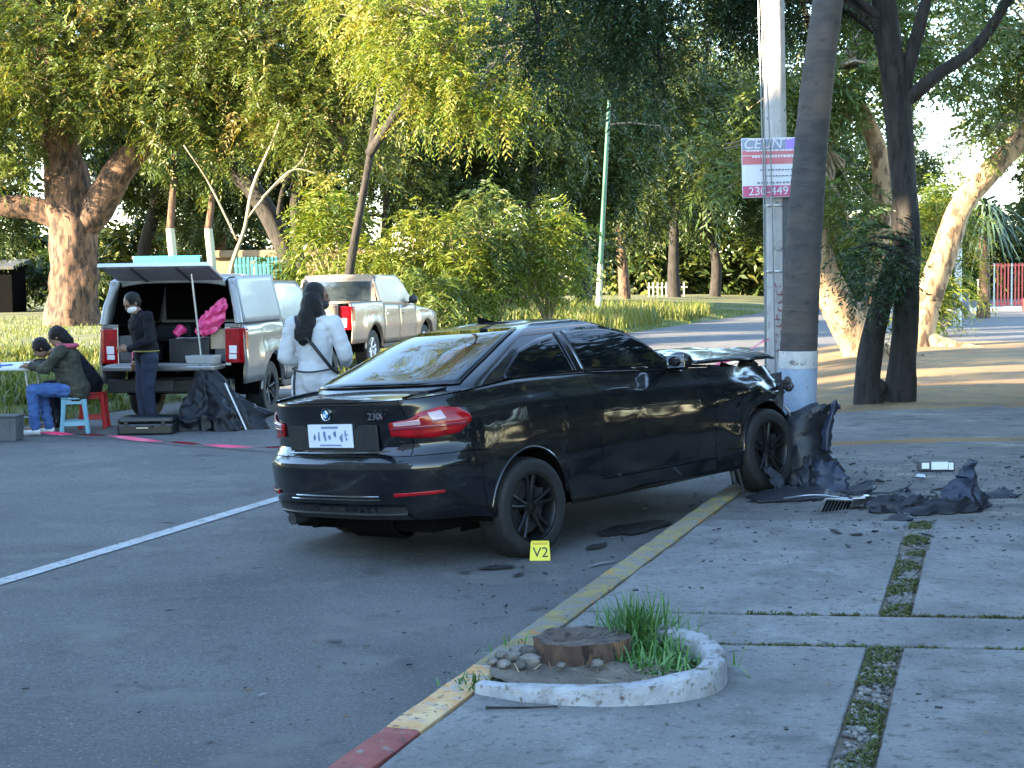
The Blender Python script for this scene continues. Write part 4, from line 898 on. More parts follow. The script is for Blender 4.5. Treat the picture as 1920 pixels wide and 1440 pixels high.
mb.build('engine_wreckage', mat_blackplastic, coupe, smooth=30, bevel=.006, bseg=1)
mb = MB(); rows = []
for t in np.linspace(0, 1, 16):
    row = []
    for k in np.linspace(0, 1, 8):
        p = Vector((3.20 + .05 * nz(t * 6, k * 3, 1), -.80 + 1.5 * t, .88 - .42 * k + .05 * nz(t * 5, 3, 3))); p.x += .07 * nz(t * 9, k * 6, 5) - .2 * math.exp(-((t - .25) / .2) ** 2); row.append(p)
    rows.append(row)
mb.grid(rows); ob = mb.build('crushed_front', mat_torn, coupe, smooth=30, fix=False); md = ob.modifiers.new('thick', 'SOLIDIFY'); md.thickness = .01
mb = MB(); mb.tube([(3.10, -.835, .62), (3.16, -.84, .56), (3.205, -.84, .46), (3.215, -.835, .40)], [.006, .010, .010, .004], 6); mb.build('bent_trim', mat_satin, coupe, smooth=50)
mb = MB()
for k in range(9):
    a = rg.uniform(0, 6.28); c = Vector((3.24 + rg.uniform(-.05, .10), -.70 + rg.uniform(-.12, .10), .78 + rg.uniform(-.08, .08))); mb.ball(c, (rg.uniform(.02, .05), rg.uniform(.02, .04), rg.uniform(.02, .05)), 7, 5)
mb.build('bracket', mat_torn, coupe, smooth=30)
mb = MB(); mb.tube([(2.40, -.83, .20), (2.42, -.85, .06), (2.40, -.86, -.10)], [.014, .012, .008], 6); mb.tube([(2.36, -.80, .22), (2.33, -.84, .10)], .02, 6); mb.build('hanging_bracket', mat_torn, coupe, smooth=50)
# ------------------------------------------------------------------ the two pickups
mat_silver1 = M('silver car paint', (0.21, 0.20, 0.195), 0.30, metal=0.55, coat=0.6, col2=(0.245, 0.235, 0.225), scale=2)
mat_silver2 = M('champagne car paint', (0.30, 0.225, 0.165), 0.32, metal=0.5, coat=0.5, col2=(0.34, 0.26, 0.195), scale=2)
mat_whitegel = M('white moulded canopy', (0.33, 0.33, 0.33), 0.4, (0.29, 0.29, 0.29), 3, coat=0.3)
mat_glass = M('car window glass', (0.03, 0.04, 0.045), 0.03, spec=0.9, coat=1.0)
mat_frosted = M('dusty canopy window', (0.17, 0.195, 0.22), 0.30, (0.23, 0.255, 0.28), 3, coat=0.4)
mat_greypl = M('grey plastic', (0.055, 0.057, 0.06), 0.6, (0.075, 0.077, 0.08), 12)
mat_lid = M('canopy lid lining', (0.24, 0.23, 0.25), 0.6, (0.30, 0.29, 0.31), 3)

def strip_grid(xs, zb, zt, yf, side, nz_=9):
    rows = []
    for x in xs:
        a, b = zb(x), zt(x); rows.append([(x, side * yf(x, a + (b - a) * t), a + (b - a) * t) for t in np.linspace(0, 1, nz_)])
    return rows
def side_panel(name, xs, zb, zt, yf, side, mat, parent, thick=.03, nz_=9, inner=None):
    mb = MB(); mb.grid(strip_grid(xs, zb, zt, yf, side, nz_), flip=side > 0)
    o = mb.build(name, mat, parent, smooth=45, fix=False); md = o.modifiers.new('thick', 'SOLIDIFY'); md.thickness = thick; md.offset = -1
    if inner:
        mb = MB(); mb.grid(strip_grid(xs, zb, zt, lambda x, z: yf(x, z) - .075, side, nz_)); mb.build(name.split('_')[0] + '_dark_sheet', inner, parent, fix=False)  # near-black sheet puts the inner shade into the colour
    return o
def pickup(label, loc, yaw, canopy):
    mat_silver = mat_silver1 if canopy else mat_silver2
    t = thing('pickup_truck', label, 'pickup truck', loc, rz=yaw, group='silver pickups'); WB = 3.2; r = .375
    arch = lambda x, base: max([base] + [.40 + math.sqrt(max(0, .47 ** 2 - (x - a) ** 2)) if abs(x - a) < .47 else base for a in (0, WB)])
    yl = lambda x, z: (.925 - .10 * max(0, (.62 - z)) - .05 * max(0, z - 1.12) / .2 + .02 * math.exp(-((z - .82) / .10) ** 2) + (.025 if min(abs(x), abs(x - WB)) < .52 and z < .97 else 0) - .20 * max(0, (x - 3.7)) ** 2)
    bed_t, xs_bed = 1.27, np.concatenate([np.linspace(-1.18, -.48, 8), np.linspace(-.469, .469, 20), np.linspace(.48, .62, 3)])
    zb = lambda x: arch(x, .52); zc = lambda x: arch(x, .47)
    for s in (-1, 1):
        side_panel('bed_side', xs_bed, zb, lambda x: bed_t, yl, s, mat_silver, t)
        dt = lambda x: interp(x, [.63, 2.45, 2.6, 3.4, 3.98, 4.05], [1.22, 1.17, 1.13, 1.08, .98, .90])
        for nm, a, b in (('rear_door', .632, 1.52), ('front_door', 1.53, 2.55)): side_panel(nm, np.linspace(a, b, 14), lambda x: arch(x, .47), dt, yl, s, mat_silver, t)
        side_panel('front_wing', np.concatenate([np.linspace(2.56, 2.74, 4), np.linspace(2.745, 3.655, 18), np.linspace(3.67, 4.0, 6)]), zc, dt, yl, s, mat_silver, t)
        mb = MB(); mb.box((1.6, s * .86, .40), (1.9, .10, .10)); mb.build('side_step', mat_blackplastic, t, bevel=.02)
        for hx in (.80, 1.72): mb = MB(); mb.tube([(hx - .08, s * .925, 1.03), (hx, s * .965, 1.035), (hx + .10, s * .925, 1.03)], .016, 6); mb.build('door_handle', mat_blackplastic if hx > 1 else mat_chrome, t, smooth=60)
        # cabin side glass
        yg = lambda x, z: .87 - .30 * max(0, z - 1.15) * .9
        top = lambda x: interp(x, [.60, .75, 1.0, 1.9, 2.1, 2.42], [1.62, 1.70, 1.72, 1.70, 1.60, 1.22]); bot = lambda x: interp(x, [.6, 2.45], [1.235, 1.18])
        fr = lambda x: interp(x, [.55, .70, 1.0, 1.9, 2.15, 2.62], [1.70, 1.77, 1.80, 1.78, 1.66, 1.18])
        side_panel('cab_frame', np.linspace(.56, 2.6, 26), lambda x: bot(x) - .03, fr, yg, s, mat_silver, t, thick=.05)
        for a, b in ((.74, 1.44), (1.52, 2.36)): side_panel('door_window', np.linspace(a, b, 14), lambda x: bot(x) + .02, lambda x: max(bot(x) + .03, top(x) - (.0 if x < 2.3 else .01)), lambda x, z: yg(x, z) + .008, s, mat_glass, t, thick=.01)
        mb = MB(); mb.ball((2.20, s * 1.02, 1.30), (.07, .10, .09), 12, 8); mb.tube([(2.28, s * .88, 1.22), (2.22, s * .97, 1.27)], .025, 6); mb.build('door_mirror', mat_blackplastic, t, smooth=60)
        # rear lamp wraps the corner
        mb = MB(); mb.prism([(-1.205, s * .70), (-1.205, s * .89), (-1.17, s * .955), (-1.03, s * .955), (-1.03, s * .89)], .78, 1.22); tl = mb.build('tail_lamp', mat_redlens, t, bevel=.012)
        mb = MB(); mb.box((-1.203, s * .805, .95), (.02, .10, .10)); mb.box((-1.203, s * .80, .86), (.021, .10, .06)); mb.build('reversing_lamp', mat_clearlens, tl, bevel=.006)
        mb = MB(); mb.box((-1.10, s * .951, 1.0), (.10, .02, .36)); mb.build('amber_lamp', mat_amber, tl, bevel=.006)
        mb = MB(); mb.prism([(3.75, s * .55), (4.02, s * .60), (3.98, s * .80), (3.80, s * .905), (3.66, s * .915)], .84, 1.02); mb.build('headlamp', mat_clearlens, t, bevel=.01)
        for ax in (0, WB):
            mb = MB(); mb.grid([[(ax + .465 * math.cos(a), s * y_, .40 + .465 * math.sin(a)) for y_ in (.55, .90)] for a in np.linspace(-.15, math.pi + .15, 18)]); mb.build('wheel_housing', mat_void, t, fix=False)
            wheel(t, (ax, s * .80, r), r, .255, spokes=6, side=s, double=False, rr=.58, mr=mat_satin if not canopy else mat_rim)
            mb = MB(); mb.tube([(ax + .475 * math.cos(a), s * .94, .40 + .475 * math.sin(a)) for a in np.linspace(.0, math.pi, 20)], .022, 6); mb.build('arch_trim', mat_silver, t, smooth=60)
    mb = MB(); mb.grid([[(x, y_ * .74 * (1 if x < 2 else .95), 1.80 + .025 * (1 - y_ * y_) - .0 * x + (-.25 * max(0, x - 1.95) ** 2 * 6)) for y_ in np.linspace(-1, 1, 13)] for x in np.linspace(.66, 2.12, 14)]); o = mb.build('cab_roof', mat_silver, t, smooth=60); md = o.modifiers.new('thick', 'SOLIDIFY'); md.thickness = .05; md.offset = -1
    mb = MB(); mb.grid([[(.57 + .08 * k, y_ * (.80 - .10 * k), 1.20 + .60 * k) for y_ in np.linspace(-1, 1, 9)] for k in np.linspace(0, 1, 7)]); mb.build('cab_rear', mat_silver, t, smooth=60)
    mb = MB(); mb.box((.605, 0, 1.49), (.02, 1.34, .40), rot=(0, R(8), 0)); mb.build('rear_window', mat_glass, t, bevel=.008)
    mb = MB(); mb.grid([[(2.10 + .50 * k, y_ * (.66 + .12 * k), 1.765 - .56 * k) for y_ in np.linspace(-1, 1, 9)] for k in np.linspace(0, 1, 7)]); mb.build('windscreen', mat_glass, t, smooth=60)
    mb = MB(); mb.grid([[(x, y_ * .84 * (1 - .03 * (x - 2.5)), interp(x, [2.5, 3.3, 3.85, 4.02], [1.17, 1.13, 1.03, .95]) + .03 * (1 - y_ * y_)) for y_ in np.linspace(-1, 1, 13)] for x in np.linspace(2.5, 4.02, 12)]); o = mb.build('bonnet', mat_silver, t, smooth=60); md = o.modifiers.new('thick', 'SOLIDIFY'); md.thickness = .04; md.offset = -1
    mb = MB(); mb.prism([(3.6, -.92), (3.95, -.86), (4.10, -.5), (4.13, 0), (4.10, .5), (3.95, .86), (3.6, .92)], .42, .80); mb.build('front_bumper', mat_silver, t, bevel=.04)
    mb = MB(); mb.prism([(3.9, -.5), (4.05, -.5), (4.05, .5), (3.9, .5)], .80, .97); mb.build('grille', mat_blackplastic, t, bevel=.02)
    mb = MB(); mb.box((-1.25, 0, .50), (.16, 1.62, .17)); mb.box((-1.30, 0, .60), (.22, .9, .03)); mb.build('rear_bumper', mat_blackplastic, t, bevel=.03)
    mb = MB(); mb.box((-1.335, .10, .515), (.012, .32, .15)); mb.build('licence_plate', mat_greypl if canopy else mat_plate, t, bevel=.004)
    mb = MB(); mb.box((1.2, 0, .48), (4.6, 1.1, .16)); mb.tube([(0, -.75, .375), (0, .75, .375)], .07, 10); mb.ball((0, 0, .375), .16, 12, 8); mb.build('chassis', mat_void, t, smooth=40)
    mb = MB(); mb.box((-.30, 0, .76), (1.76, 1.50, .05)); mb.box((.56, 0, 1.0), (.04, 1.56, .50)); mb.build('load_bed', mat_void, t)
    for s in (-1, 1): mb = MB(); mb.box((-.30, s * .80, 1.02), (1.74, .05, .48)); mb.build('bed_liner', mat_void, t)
    if not canopy:
        mb = MB(); mb.grid([[(-1.21 - .015 * math.exp(-((z - .97) / .08) ** 2) - .012 * (z > 1.24), y_, z) for y_ in np.linspace(-.69, .69, 9)] for z in np.linspace(.72, 1.27, 14)]); o = mb.build('tailgate', mat_silver, t, smooth=45); md = o.modifiers.new('thick', 'SOLIDIFY'); md.thickness = .05; md.offset = 1
        mb = MB(); mb.box((-1.235, 0, 1.12), (.02, .26, .07)); mb.build('tailgate_handle', mat_blackplastic, o if False else t, bevel=.01)
        for s in (-1, 1): mb = MB(); mb.box((-.3, s * .865, 1.285), (1.78, .10, .03)); mb.build('bed_rail', mat_blackplastic, t, bevel=.01)
        return t
    # canopy with lifted rear door
    yc = lambda x, z: .885 - .36 * max(0, z - 1.27) * .62
    ct = lambda x: interp(x, [-1.12, -.9, .5], [1.80, 1.86, 1.88])
    for s in (-1, 1):
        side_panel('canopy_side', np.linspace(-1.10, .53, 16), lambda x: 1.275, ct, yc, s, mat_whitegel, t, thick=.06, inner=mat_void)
        side_panel('canopy_window', np.linspace(-.86, .40, 12), lambda x: 1.36, lambda x: 1.76, lambda x, z: yc(x, z) + .012, s, mat_frosted, t, thick=.012)
        mb = MB(); mb.tube([(-1.19, s * .885, 1.28), (-1.17, s * .85, 1.50), (-1.10, s * .79, 1.70), (-1.0, s * .735, 1.82)], [.055, .05, .05, .04], 8); mb.build('canopy_pillar', mat_whitegel, t, smooth=60)
        mb = MB(); mb.prism([(-1.20, s * .70), (-1.20, s * .90), (-1.15, s * .925), (-1.15, s * .70)], 1.222, 1.274); mb.build('bed_corner', mat_silver, t, bevel=.008)
        mb = MB(); mb.box((-1.185, s * .735, 1.0), (.03, .07, .50)); mb.build('bed_edge', mat_satin, t, bevel=.008)
    mb = MB(); mb.grid([[(x, y_ * .69, ct(x) + .05 * (1 - y_ ** 4) - .02) for y_ in np.linspace(-1, 1, 13)] for x in np.linspace(-1.08, .53, 9)]); o = mb.build('canopy_roof', mat_whitegel, t, smooth=60); md = o.modifiers.new('thick', 'SOLIDIFY'); md.thickness = .05; md.offset = -1
    mb = MB(); mb.box((-.27, 0, 1.795), (1.55, 1.34, .01)); mb.build('canopy_dark_sheet', mat_void, t)  # near-black ceiling sheet and front panel stand in for the shade inside
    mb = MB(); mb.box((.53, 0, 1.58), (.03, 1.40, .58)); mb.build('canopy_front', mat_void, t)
    mb = MB(); mb.box((0, 0, 0), (.62, 1.40, .035)); mb.box((-.0, 0, -.022), (.50, 1.26, .012)); lid = mb.build('canopy_lid', mat_lid, t, bevel=.012, loc=(-1.36, .03, 1.925), rot=(0, R(17), 0))
    mb = MB(); mb.box((-.305, 0, 0), (.03, 1.44, .055)); mb.box((.30, 0, -.01), (.03, 1.40, .05)); mb.build('lid_frame', mat_satin, lid, bevel=.008)
    for yy in (-.28, .30): mb = MB(); mb.box((0, yy, -.03), (.56, .035, .02)); mb.build('lid_rib', mat_greypl, lid)
    mb = MB(); mb.tube([(-1.40, -.36, 1.90), (-1.34, -.44, .80)], .013, 6); mb.build('lid_prop', mat_satin, t, smooth=60)
    mb = MB(); mb.box((-1.46, 0, .745), (.50, 1.42, .065)); mb.build('tailgate', mat_silver, t, bevel=.02)
    mb = MB(); mb.box((-1.46, 0, .785), (.44, 1.34, .012)); mb.build('tailgate_liner', mat_whitegel, t, bevel=.004)
    return t
p1 = pickup('silver pickup with a white canopy, its rear lid lifted and tailgate down', (-4.12, 20.68, .01), R(82), True)
p2 = pickup('silver pickup without canopy parked ahead on the verge, tailgate shut', (-3.58, 30.3, .10), R(75), False)

mat_case0 = M('black cordura', (0.008, 0.008, 0.010), 0.8, spec=.2)
# what is loaded in the open pickup (coordinates of that truck)
m1 = Matrix.Translation((-4.12, 20.68, .01)) @ Matrix.Rotation(R(82), 4, 'Z')
def load(name, label, cat, mb, mats, smooth=None, bevel=0.0, group=None, fix=True):
    o = mb.build(name, mats, None, smooth=smooth, bevel=bevel, fix=fix); o.matrix_world = m1; return tag(o, label, cat, group)
mat_pinkbag = M('pink plastic bag', (0.75, 0.03, 0.16), 0.3, (0.85, 0.10, 0.30), 9, bump=.6, bscale=20, coat=.4)
mat_pink = M('pink folder card', (0.72, 0.10, 0.20), 0.6, (0.66, 0.08, 0.18), 30)
mat_card = M('cardboard', (0.36, 0.27, 0.19), 0.85, (0.40, 0.30, 0.21), 8)
mat_paper = M('white paper', (0.74, 0.75, 0.76), 0.8)
mb = MB(); mb.box((-.80, .56, .96), (.70, .32, .34)); mb.box((-1.155, .56, 1.04), (.012, .28, .13)); mb.box((-1.155, .56, .88), (.012, .28, .13)); load('drawer_unit', 'grey drawer unit on the left of the open pickup bed', 'drawer unit', mb, mat_greypl, bevel=.01)
mb = MB(); mb.box((-1.24, .40, .90), (.05, .20, .24), rot=(0, .15, .1)); load('folder', 'pink file folder standing on the tailgate', 'folder', mb, mat_pink, bevel=.006)
mb = MB(); mb.box((-.95, -.22, .94), (.45, .52, .29)); mb.tube([(-1.18, -.32, 1.07), (-1.22, -.22, 1.08), (-1.18, -.12, 1.07)], .012, 6); load('tool_chest', 'black tool chest in the middle of the open pickup bed', 'tool box', mb, mat_blackplastic, bevel=.012)
mb = MB(); mb.grid([[(-1.1 + .36 * u, -.40 + .40 * v, 1.092 + .014 * nz(u * 4, v * 4, 1)) for v in np.linspace(0, 1, 8)] for u in np.linspace(0, 1, 8)]); load('paper_sheet', 'white paper sheet lying on the black tool chest', 'paper', mb, mat_paper, fix=False)
mb = MB(); mb.box((-.90, -.66, .87), (.40, .26, .16)); load('crate', 'grey crate at the right of the open pickup bed', 'crate', mb, mat_greypl, bevel=.01)
mb = MB(); mb.box((-.92, -.64, 1.08), (.36, .32, .255)); load('cardboard_box', 'brown cardboard box on the grey crate in the pickup', 'box', mb, mat_card, bevel=.006)
rg = random.Random(2); mb = MB()
rows = []
for i in range(25):
    th = math.pi * i / 24; rows.append([(-1.16 + (.10 + .10 * nz(math.cos(a) * 1.5, math.sin(a) * 1.5, th * 2)) * math.sin(th) ** .8 * (1 - .45 * math.cos(th)) * math.cos(a), -.52 - .17 * (math.cos(th) + .2) * .8 + (.12 + .10 * nz(math.cos(a) * 2, math.sin(a) * 2, th * 2 + 5)) * math.sin(th) ** .8 * (1 - .5 * math.cos(th)) * math.sin(a) + .03 * nz(a * 3, th * 9, 4), 1.36 + .22 * math.cos(th) + .05 * nz(math.cos(a) * 4, math.sin(a) * 4, th * 5 + 2)) for a in np.arange(30) * 2 * math.pi / 30])
mb.grid(rows, close_v=True); load('plastic_bag', 'crumpled bright pink plastic bag hanging at the right side of the canopy opening', 'bag', mb, mat_pinkbag, smooth=40, fix=False)
mb = MB(); mb.box((-1.50, -.52, .845), (.28, .34, .10), taper=1.1); load('tub', 'white shallow tub on the right end of the tailgate', 'tub', mb, mat_whitegel, bevel=.01)
mb = MB(); mb.tube([(-1.0, .02, 1.13), (-.95, -.03, 1.20), (-.8, -.05, 1.18)], [.05, .07, .04], 8); load('glove_bundle', 'small magenta bundle beside the black tool chest', 'gloves', mb, mat_pinkbag, smooth=50)
mb = MB(); mb.box((-.6, .1, 1.15), (.5, .5, .22)); load('duffel_bag', 'dark bag deep inside the pickup canopy', 'bag', mb, mat_case0, bevel=.06)
# ------------------------------------------------------------------ people: one continuous body each, clothes over it
mat_skin = M('skin', (0.20, 0.105, 0.065), 0.55, (0.24, 0.13, 0.08), 12)
mat_hair = M('black hair', (0.005, 0.0045, 0.0045), 0.5, (0.012, 0.010, 0.009), 25, stretch=(3, 3, .3), bump=1.0, bscale=40, spec=.3)
mat_hairbrown = M('dark brown hair', (0.008, 0.0065, 0.0055), 0.5, (0.016, 0.012, 0.010), 25, stretch=(3, 3, .3), bump=1.0, bscale=40, spec=.3)
mat_coverall = M('white coverall fabric', (0.52, 0.53, 0.55), 0.75, (0.46, 0.47, 0.49), 5, bump=.4, bscale=25)
mat_blackcloth = M('black jacket fabric', (0.006, 0.006, 0.009), 0.85, (0.011, 0.011, 0.015), 8, bump=.4, bscale=40, spec=.2)
mat_navyjeans = M('dark blue jeans', (0.007, 0.012, 0.030), 0.85, (0.012, 0.02, 0.045), 10, bump=.3, bscale=60)
mat_bluejeans = M('blue jeans', (0.035, 0.085, 0.25), 0.85, (0.06, 0.13, 0.33), 7, bump=.3, bscale=60)
mat_olive = M('olive jacket fabric', (0.022, 0.022, 0.014), 0.85, (0.055, 0.054, 0.036), 6, bump=.5, bscale=30)
mat_sneaker = M('white sneaker', (0.68, 0.68, 0.70), 0.6)
mat_darkshoe = M('dark shoe', (0.015, 0.014, 0.014), 0.6)
mat_mask = M('white face mask', (0.68, 0.66, 0.63), 0.8); mat_darkmask = M('dark face mask', (0.02, 0.025, 0.03), 0.8)
mat_strap = M('black strap', (0.012, 0.012, 0.014), 0.7); mat_scarf = M('pink scarf', (0.42, 0.05, 0.10), 0.85, (0.55, 0.12, 0.18), 10)
mat_eye = M('eye', (0.02, 0.015, 0.012), 0.2)

TMP = bpy.data.scenes.new('workbench'); WORK = bpy.data.objects.new('work', bpy.data.meshes.new('work')); TMP.collection.objects.link(WORK)
WORK.modifiers.new('r', 'REMESH').mode = 'VOXEL'; WORK.modifiers.new('s', 'SMOOTH').factor = .5
def fuse(mb, name, mat, parent, voxel=.011, wrinkle=0.0, wscale=9.0, smooth_it=6):
    """union of tapered shapes grown into one continuous skin"""
    tmp = WORK; tmp.data = mb.mesh('work', mat); md, ms = tmp.modifiers; md.voxel_size = voxel; ms.iterations = smooth_it
    vl = TMP.view_layers[0]; vl.update(); me = bpy.data.meshes.new_from_object(tmp.evaluated_get(vl.depsgraph))
    me.name = name; me.materials.clear(); me.materials.append(mat)
    if wrinkle:
        n = len(me.vertices); co = np.empty(n * 3, np.float32); no = np.empty(n * 3, np.float32); me.vertices.foreach_get('co', co); me.vertices.foreach_get('normal', no); co = co.reshape(-1, 3); no = no.reshape(-1, 3)
        w = np.array([mnoise.noise(Vector((x, y, z * 1.6))) + .5 * mnoise.noise(Vector((x * 2.1, y * 2.1, z * 2.1))) for x, y, z in (co * wscale).tolist()]); me.vertices.foreach_set('co', (co + no * (w * wrinkle)[:, None]).astype(np.float32).ravel())
    me.polygons.foreach_set('use_smooth', [True] * len(me.polygons)); me.update()
    return mobj(name, me, parent)
def seg(mb, a, b, ra, rb, n=12, mid=None):
    a, b = Vector(a), Vector(b); m = a.lerp(b, .5); rm = mid if mid else (ra + rb) / 2
    mb.tube([a, a.lerp(b, .25), m, a.lerp(b, .75), b], [ra, (ra + rm) / 2, rm, (rm + rb) / 2, rb], n); mb.ball(a, ra, 10, 8); mb.ball(b, rb, 10, 8)
def hand(mb, w, d, thumb, curl=.5, s=1.0):
    """palm, four unequal bent fingers and a thumb; w wrist, d pointing direction, thumb side direction"""
    w, d, th = Vector(w), Vector(d).normalized(), Vector(thumb).normalized(); nrm = d.cross(th).normalized()
    mb.ball(w + d * .045 * s, (.040 * s,) * 3, 10, 8); mb.tube([w, w + d * .05 * s, w + d * .085 * s], [.027 * s, .036 * s, .036 * s], 10, flat=.6)
    for k, L_ in enumerate((.066, .076, .071, .055)):
        o = w + d * .085 * s + th * (.027 - .018 * k) * s; p1 = o + d * L_ * .45 * s; p2 = p1 + (d * (1 - curl) + nrm * curl).normalized() * L_ * .35 * s; p3 = p2 + (d * (1 - 1.5 * curl) + nrm * 1.5 * curl).normalized() * L_ * .3 * s
        mb.tube([o - d * .02, o, p1, p2, p3], [.0095 * s, .0095 * s, .009 * s, .0085 * s, .0065 * s], 8)
    o = w + d * .03 * s + th * .03 * s; mb.tube([o - th * .012, o, o + (d + th * .8).normalized() * .035 * s, o + (d * 1.3 + th * .5).normalized() * .065 * s], [.013 * s, .0125 * s, .011 * s, .008 * s], 8)
def head(mb, c, face, up, s=1.0):
    c, f = Vector(c), Vector(face).normalized(); u = Vector(up); u = (u - f * u.dot(f)).normalized(); r_ = f.cross(u)
    mat3 = Matrix((r_, f, u)).transposed(); e = mat3.to_euler()
    mb.ball(c + u * .025 * s, (.076 * s, .094 * s, .098 * s), 16, 12, rot=e); mb.ball(c + f * .022 * s - u * .045 * s, (.058 * s, .070 * s, .075 * s), 14, 10, rot=e)
    mb.tube([c + f * .088 * s + u * .018 * s, c + f * .104 * s - u * .012 * s, c + f * .110 * s - u * .022 * s, c + f * .085 * s - u * .03 * s], [.009 * s, .012 * s, .015 * s, .01 * s], 8)
    mb.tube([c + f * .078 * s - u * .062 * s - r_ * .024 * s, c + f * .093 * s - u * .060 * s, c + f * .078 * s - u * .062 * s + r_ * .024 * s], .009 * s, 8)
    for k in (-1, 1): mb.ball(c + r_ * .078 * s * k - f * .005 * s - u * .005 * s, (.012 * s, .02 * s, .032 * s), 8, 6, rot=e); mb.ball(c + f * .083 * s + r_ * .032 * s * k + u * .034 * s, (.022 * s, .012 * s, .008 * s), 8, 6, rot=e)
    return f, u, r_, e
def person(label, J, loc, rz, skin_mat, group=None):
    """J: joints in the person's own space"""
    t = thing('person', label, 'person', loc, rz=rz, group=group); mb = MB(); V = {k: Vector(v) for k, v in J.items() if isinstance(v, (tuple, Vector))}
    seg(mb, V['pelvis'], V['waist'], .125, .115); seg(mb, V['waist'], V['chest'], .115, .145); seg(mb, V['chest'], V['neck'], .12, .06); seg(mb, V['neck'], V['head'] - (V['head'] - V['neck']) * .3, .052, .05)
    for s in 'LR':
        seg(mb, V['chest'].lerp(V['neck'], .6), V['sh' + s], .07, .055); seg(mb, V['sh' + s], V['el' + s], .050, .038); seg(mb, V['el' + s], V['wr' + s], .038, .025)
        hand(mb, V['wr' + s], J['hd' + s], J['th' + s], J.get('curl', .4))
        seg(mb, V['pelvis'], V['hp' + s], .10, .085); seg(mb, V['hp' + s], V['kn' + s], .078, .052); seg(mb, V['kn' + s], V['an' + s], .054, .036); seg(mb, V['an' + s], V['an' + s] + Vector(J['ft' + s]) * .12, .036, .03)
    f, u, r_, e = head(mb, V['head'], J['face'], J.get('hup', (0, 0, 1)))
    fuse(mb, 'body', skin_mat, t, voxel=.0085, smooth_it=3)
    c = V['head']
    for k in (-1, 1):
        q = MB(); q.ball(c + f * .090 + r_ * .031 * k + u * .020, (.012, .006, .008), 8, 6, rot=e); q.build('eye', mat_eye, t, smooth=180)
    return t, V, (f, u, r_, e)
def sleeve(mb, V, s, r0, r1, r2, to=.96):
    seg(mb, V['chest'].lerp(V['neck'], .55), V['sh' + s], r0 * 1.25, r0); seg(mb, V['sh' + s], V['el' + s], r0, r1); seg(mb, V['el' + s], V['el' + s].lerp(V['wr' + s], to), r1, r2)
def leg(mb, V, s, r0, r1, r2): seg(mb, V['pelvis'], V['hp' + s], r0 * 1.2, r0 * 1.05); seg(mb, V['hp' + s], V['kn' + s], r0, r1); seg(mb, V['kn' + s], V['an' + s] + Vector((0, 0, .0)), r1, r2)
def shoe(V, s, d, mat, t, L_=.25):
    d = Vector(d).normalized(); a = V['an' + s]; mb = MB(); z = a.z
    mb.ball(a + d * .0 - Vector((0, 0, .045)), (.05, .05, .045), 10, 8); mb.tube([a - d * .06 - Vector((0, 0, z * .55)), a + d * .03 - Vector((0, 0, z * .5)), a + d * .12 - Vector((0, 0, z * .62)), a + d * (L_ - .07) - Vector((0, 0, z * .68))], [.036, .044, .044, .032], 12, flat=1.0)
    fuse(mb, 'shoe', mat, t, voxel=.008, smooth_it=3)

# woman in a white coverall behind the coupe (seen from behind, head turned to the right)
J = dict(pelvis=(0, 0, .96), waist=(0, .01, 1.10), chest=(0, .0, 1.33), neck=(0, -.01, 1.50), head=(.03, .02, 1.655), face=(.92, .38, -.05),
         shL=(-.19, -.01, 1.43), elL=(-.265, -.02, 1.14), wrL=(-.16, .20, 1.06), hdL=(.75, .6, .1), thL=(0, 0, 1), shR=(.19, -.01, 1.43), elR=(.27, .03, 1.16), wrR=(.20, .25, 1.08), hdR=(-.5, .8, .1), thR=(0, 0, 1),
         hpL=(-.10, 0, .92), knL=(-.12, .02, .50), anL=(-.13, -.02, .09), hpR=(.10, 0, .92), knR=(.11, .04, .50), anR=(.13, .0, .09), ftL=(-.2, 1, -.3), ftR=(.25, 1, -.3))
t, V, (f, u, r_, e) = person('woman with long black hair in a white coverall standing behind the black coupe', J, (-1.72, 13.5, .0), R(-14), mat_skin)
mb = MB(); seg(mb, V['pelvis'], V['waist'], .165, .150); seg(mb, V['waist'], V['chest'], .150, .168); seg(mb, V['chest'], V['neck'] - Vector((0, 0, .05)), .14, .08)
for s in 'LR': sleeve(mb, V, s, .075, .070, .052); leg(mb, V, s, .118, .095, .08)
mb.tube([(.11 * math.cos(a), -.01 + .10 * math.sin(a), 1.475) for a in np.linspace(0, 2 * math.pi, 20)], .03, 8, caps=False)
fuse(mb, 'coverall', mat_coverall, t, .010, .0075, 11, 4)
for s, d in (('L', (-.2, 1, 0)), ('R', (.25, 1, 0))): shoe(V, s, d, mat_darkshoe, t)
c = V['head']; mb = MB(); mb.ball(c - f * .028 + u * .030, (.100, .106, .112), 16, 12, rot=e)
mb.ball((c.x - .02, -.065, 1.57), (.108, .080, .15), 16, 12); mb.ball((-.02, -.125, 1.45), (.088, .060, .14), 16, 12); mb.ball((-.04, -.168, 1.35), (.062, .038, .11), 14, 10)
for k in range(16):
    x_ = -.10 + .010 * k; mb.tube([(x_ * .9, -.15, 1.46), (x_, -.195, 1.36), (x_ * .95 - .01, -.205, 1.27 + rng.uniform(-.05, .06))], [.016, .014, .005], 7)
fuse(mb, 'hair', mat_hair, t, .008, .003, 34, 4)
mb = MB(); mb.ball(c + f * .040 - u * .055, (.064, .066, .052), 14, 10, rot=e); mb.build('face_mask', mat_darkmask, t, smooth=180)
bk = lambda x, z, o=0.0: Vector((x, -.19 - o + .35 * x * x, z))
mb = MB(); mb.tube(spline([(-.14, -.02, 1.50), (-.12, -.12, 1.49), (-.07, -.185, 1.40), (.04, -.20, 1.28), (.14, -.185, 1.15), (.20, -.10, 1.04), (.21, .03, 1.0)], 26), .016, 8, flat=.45); mb.build('shoulder_strap', mat_strap, t, smooth=60)
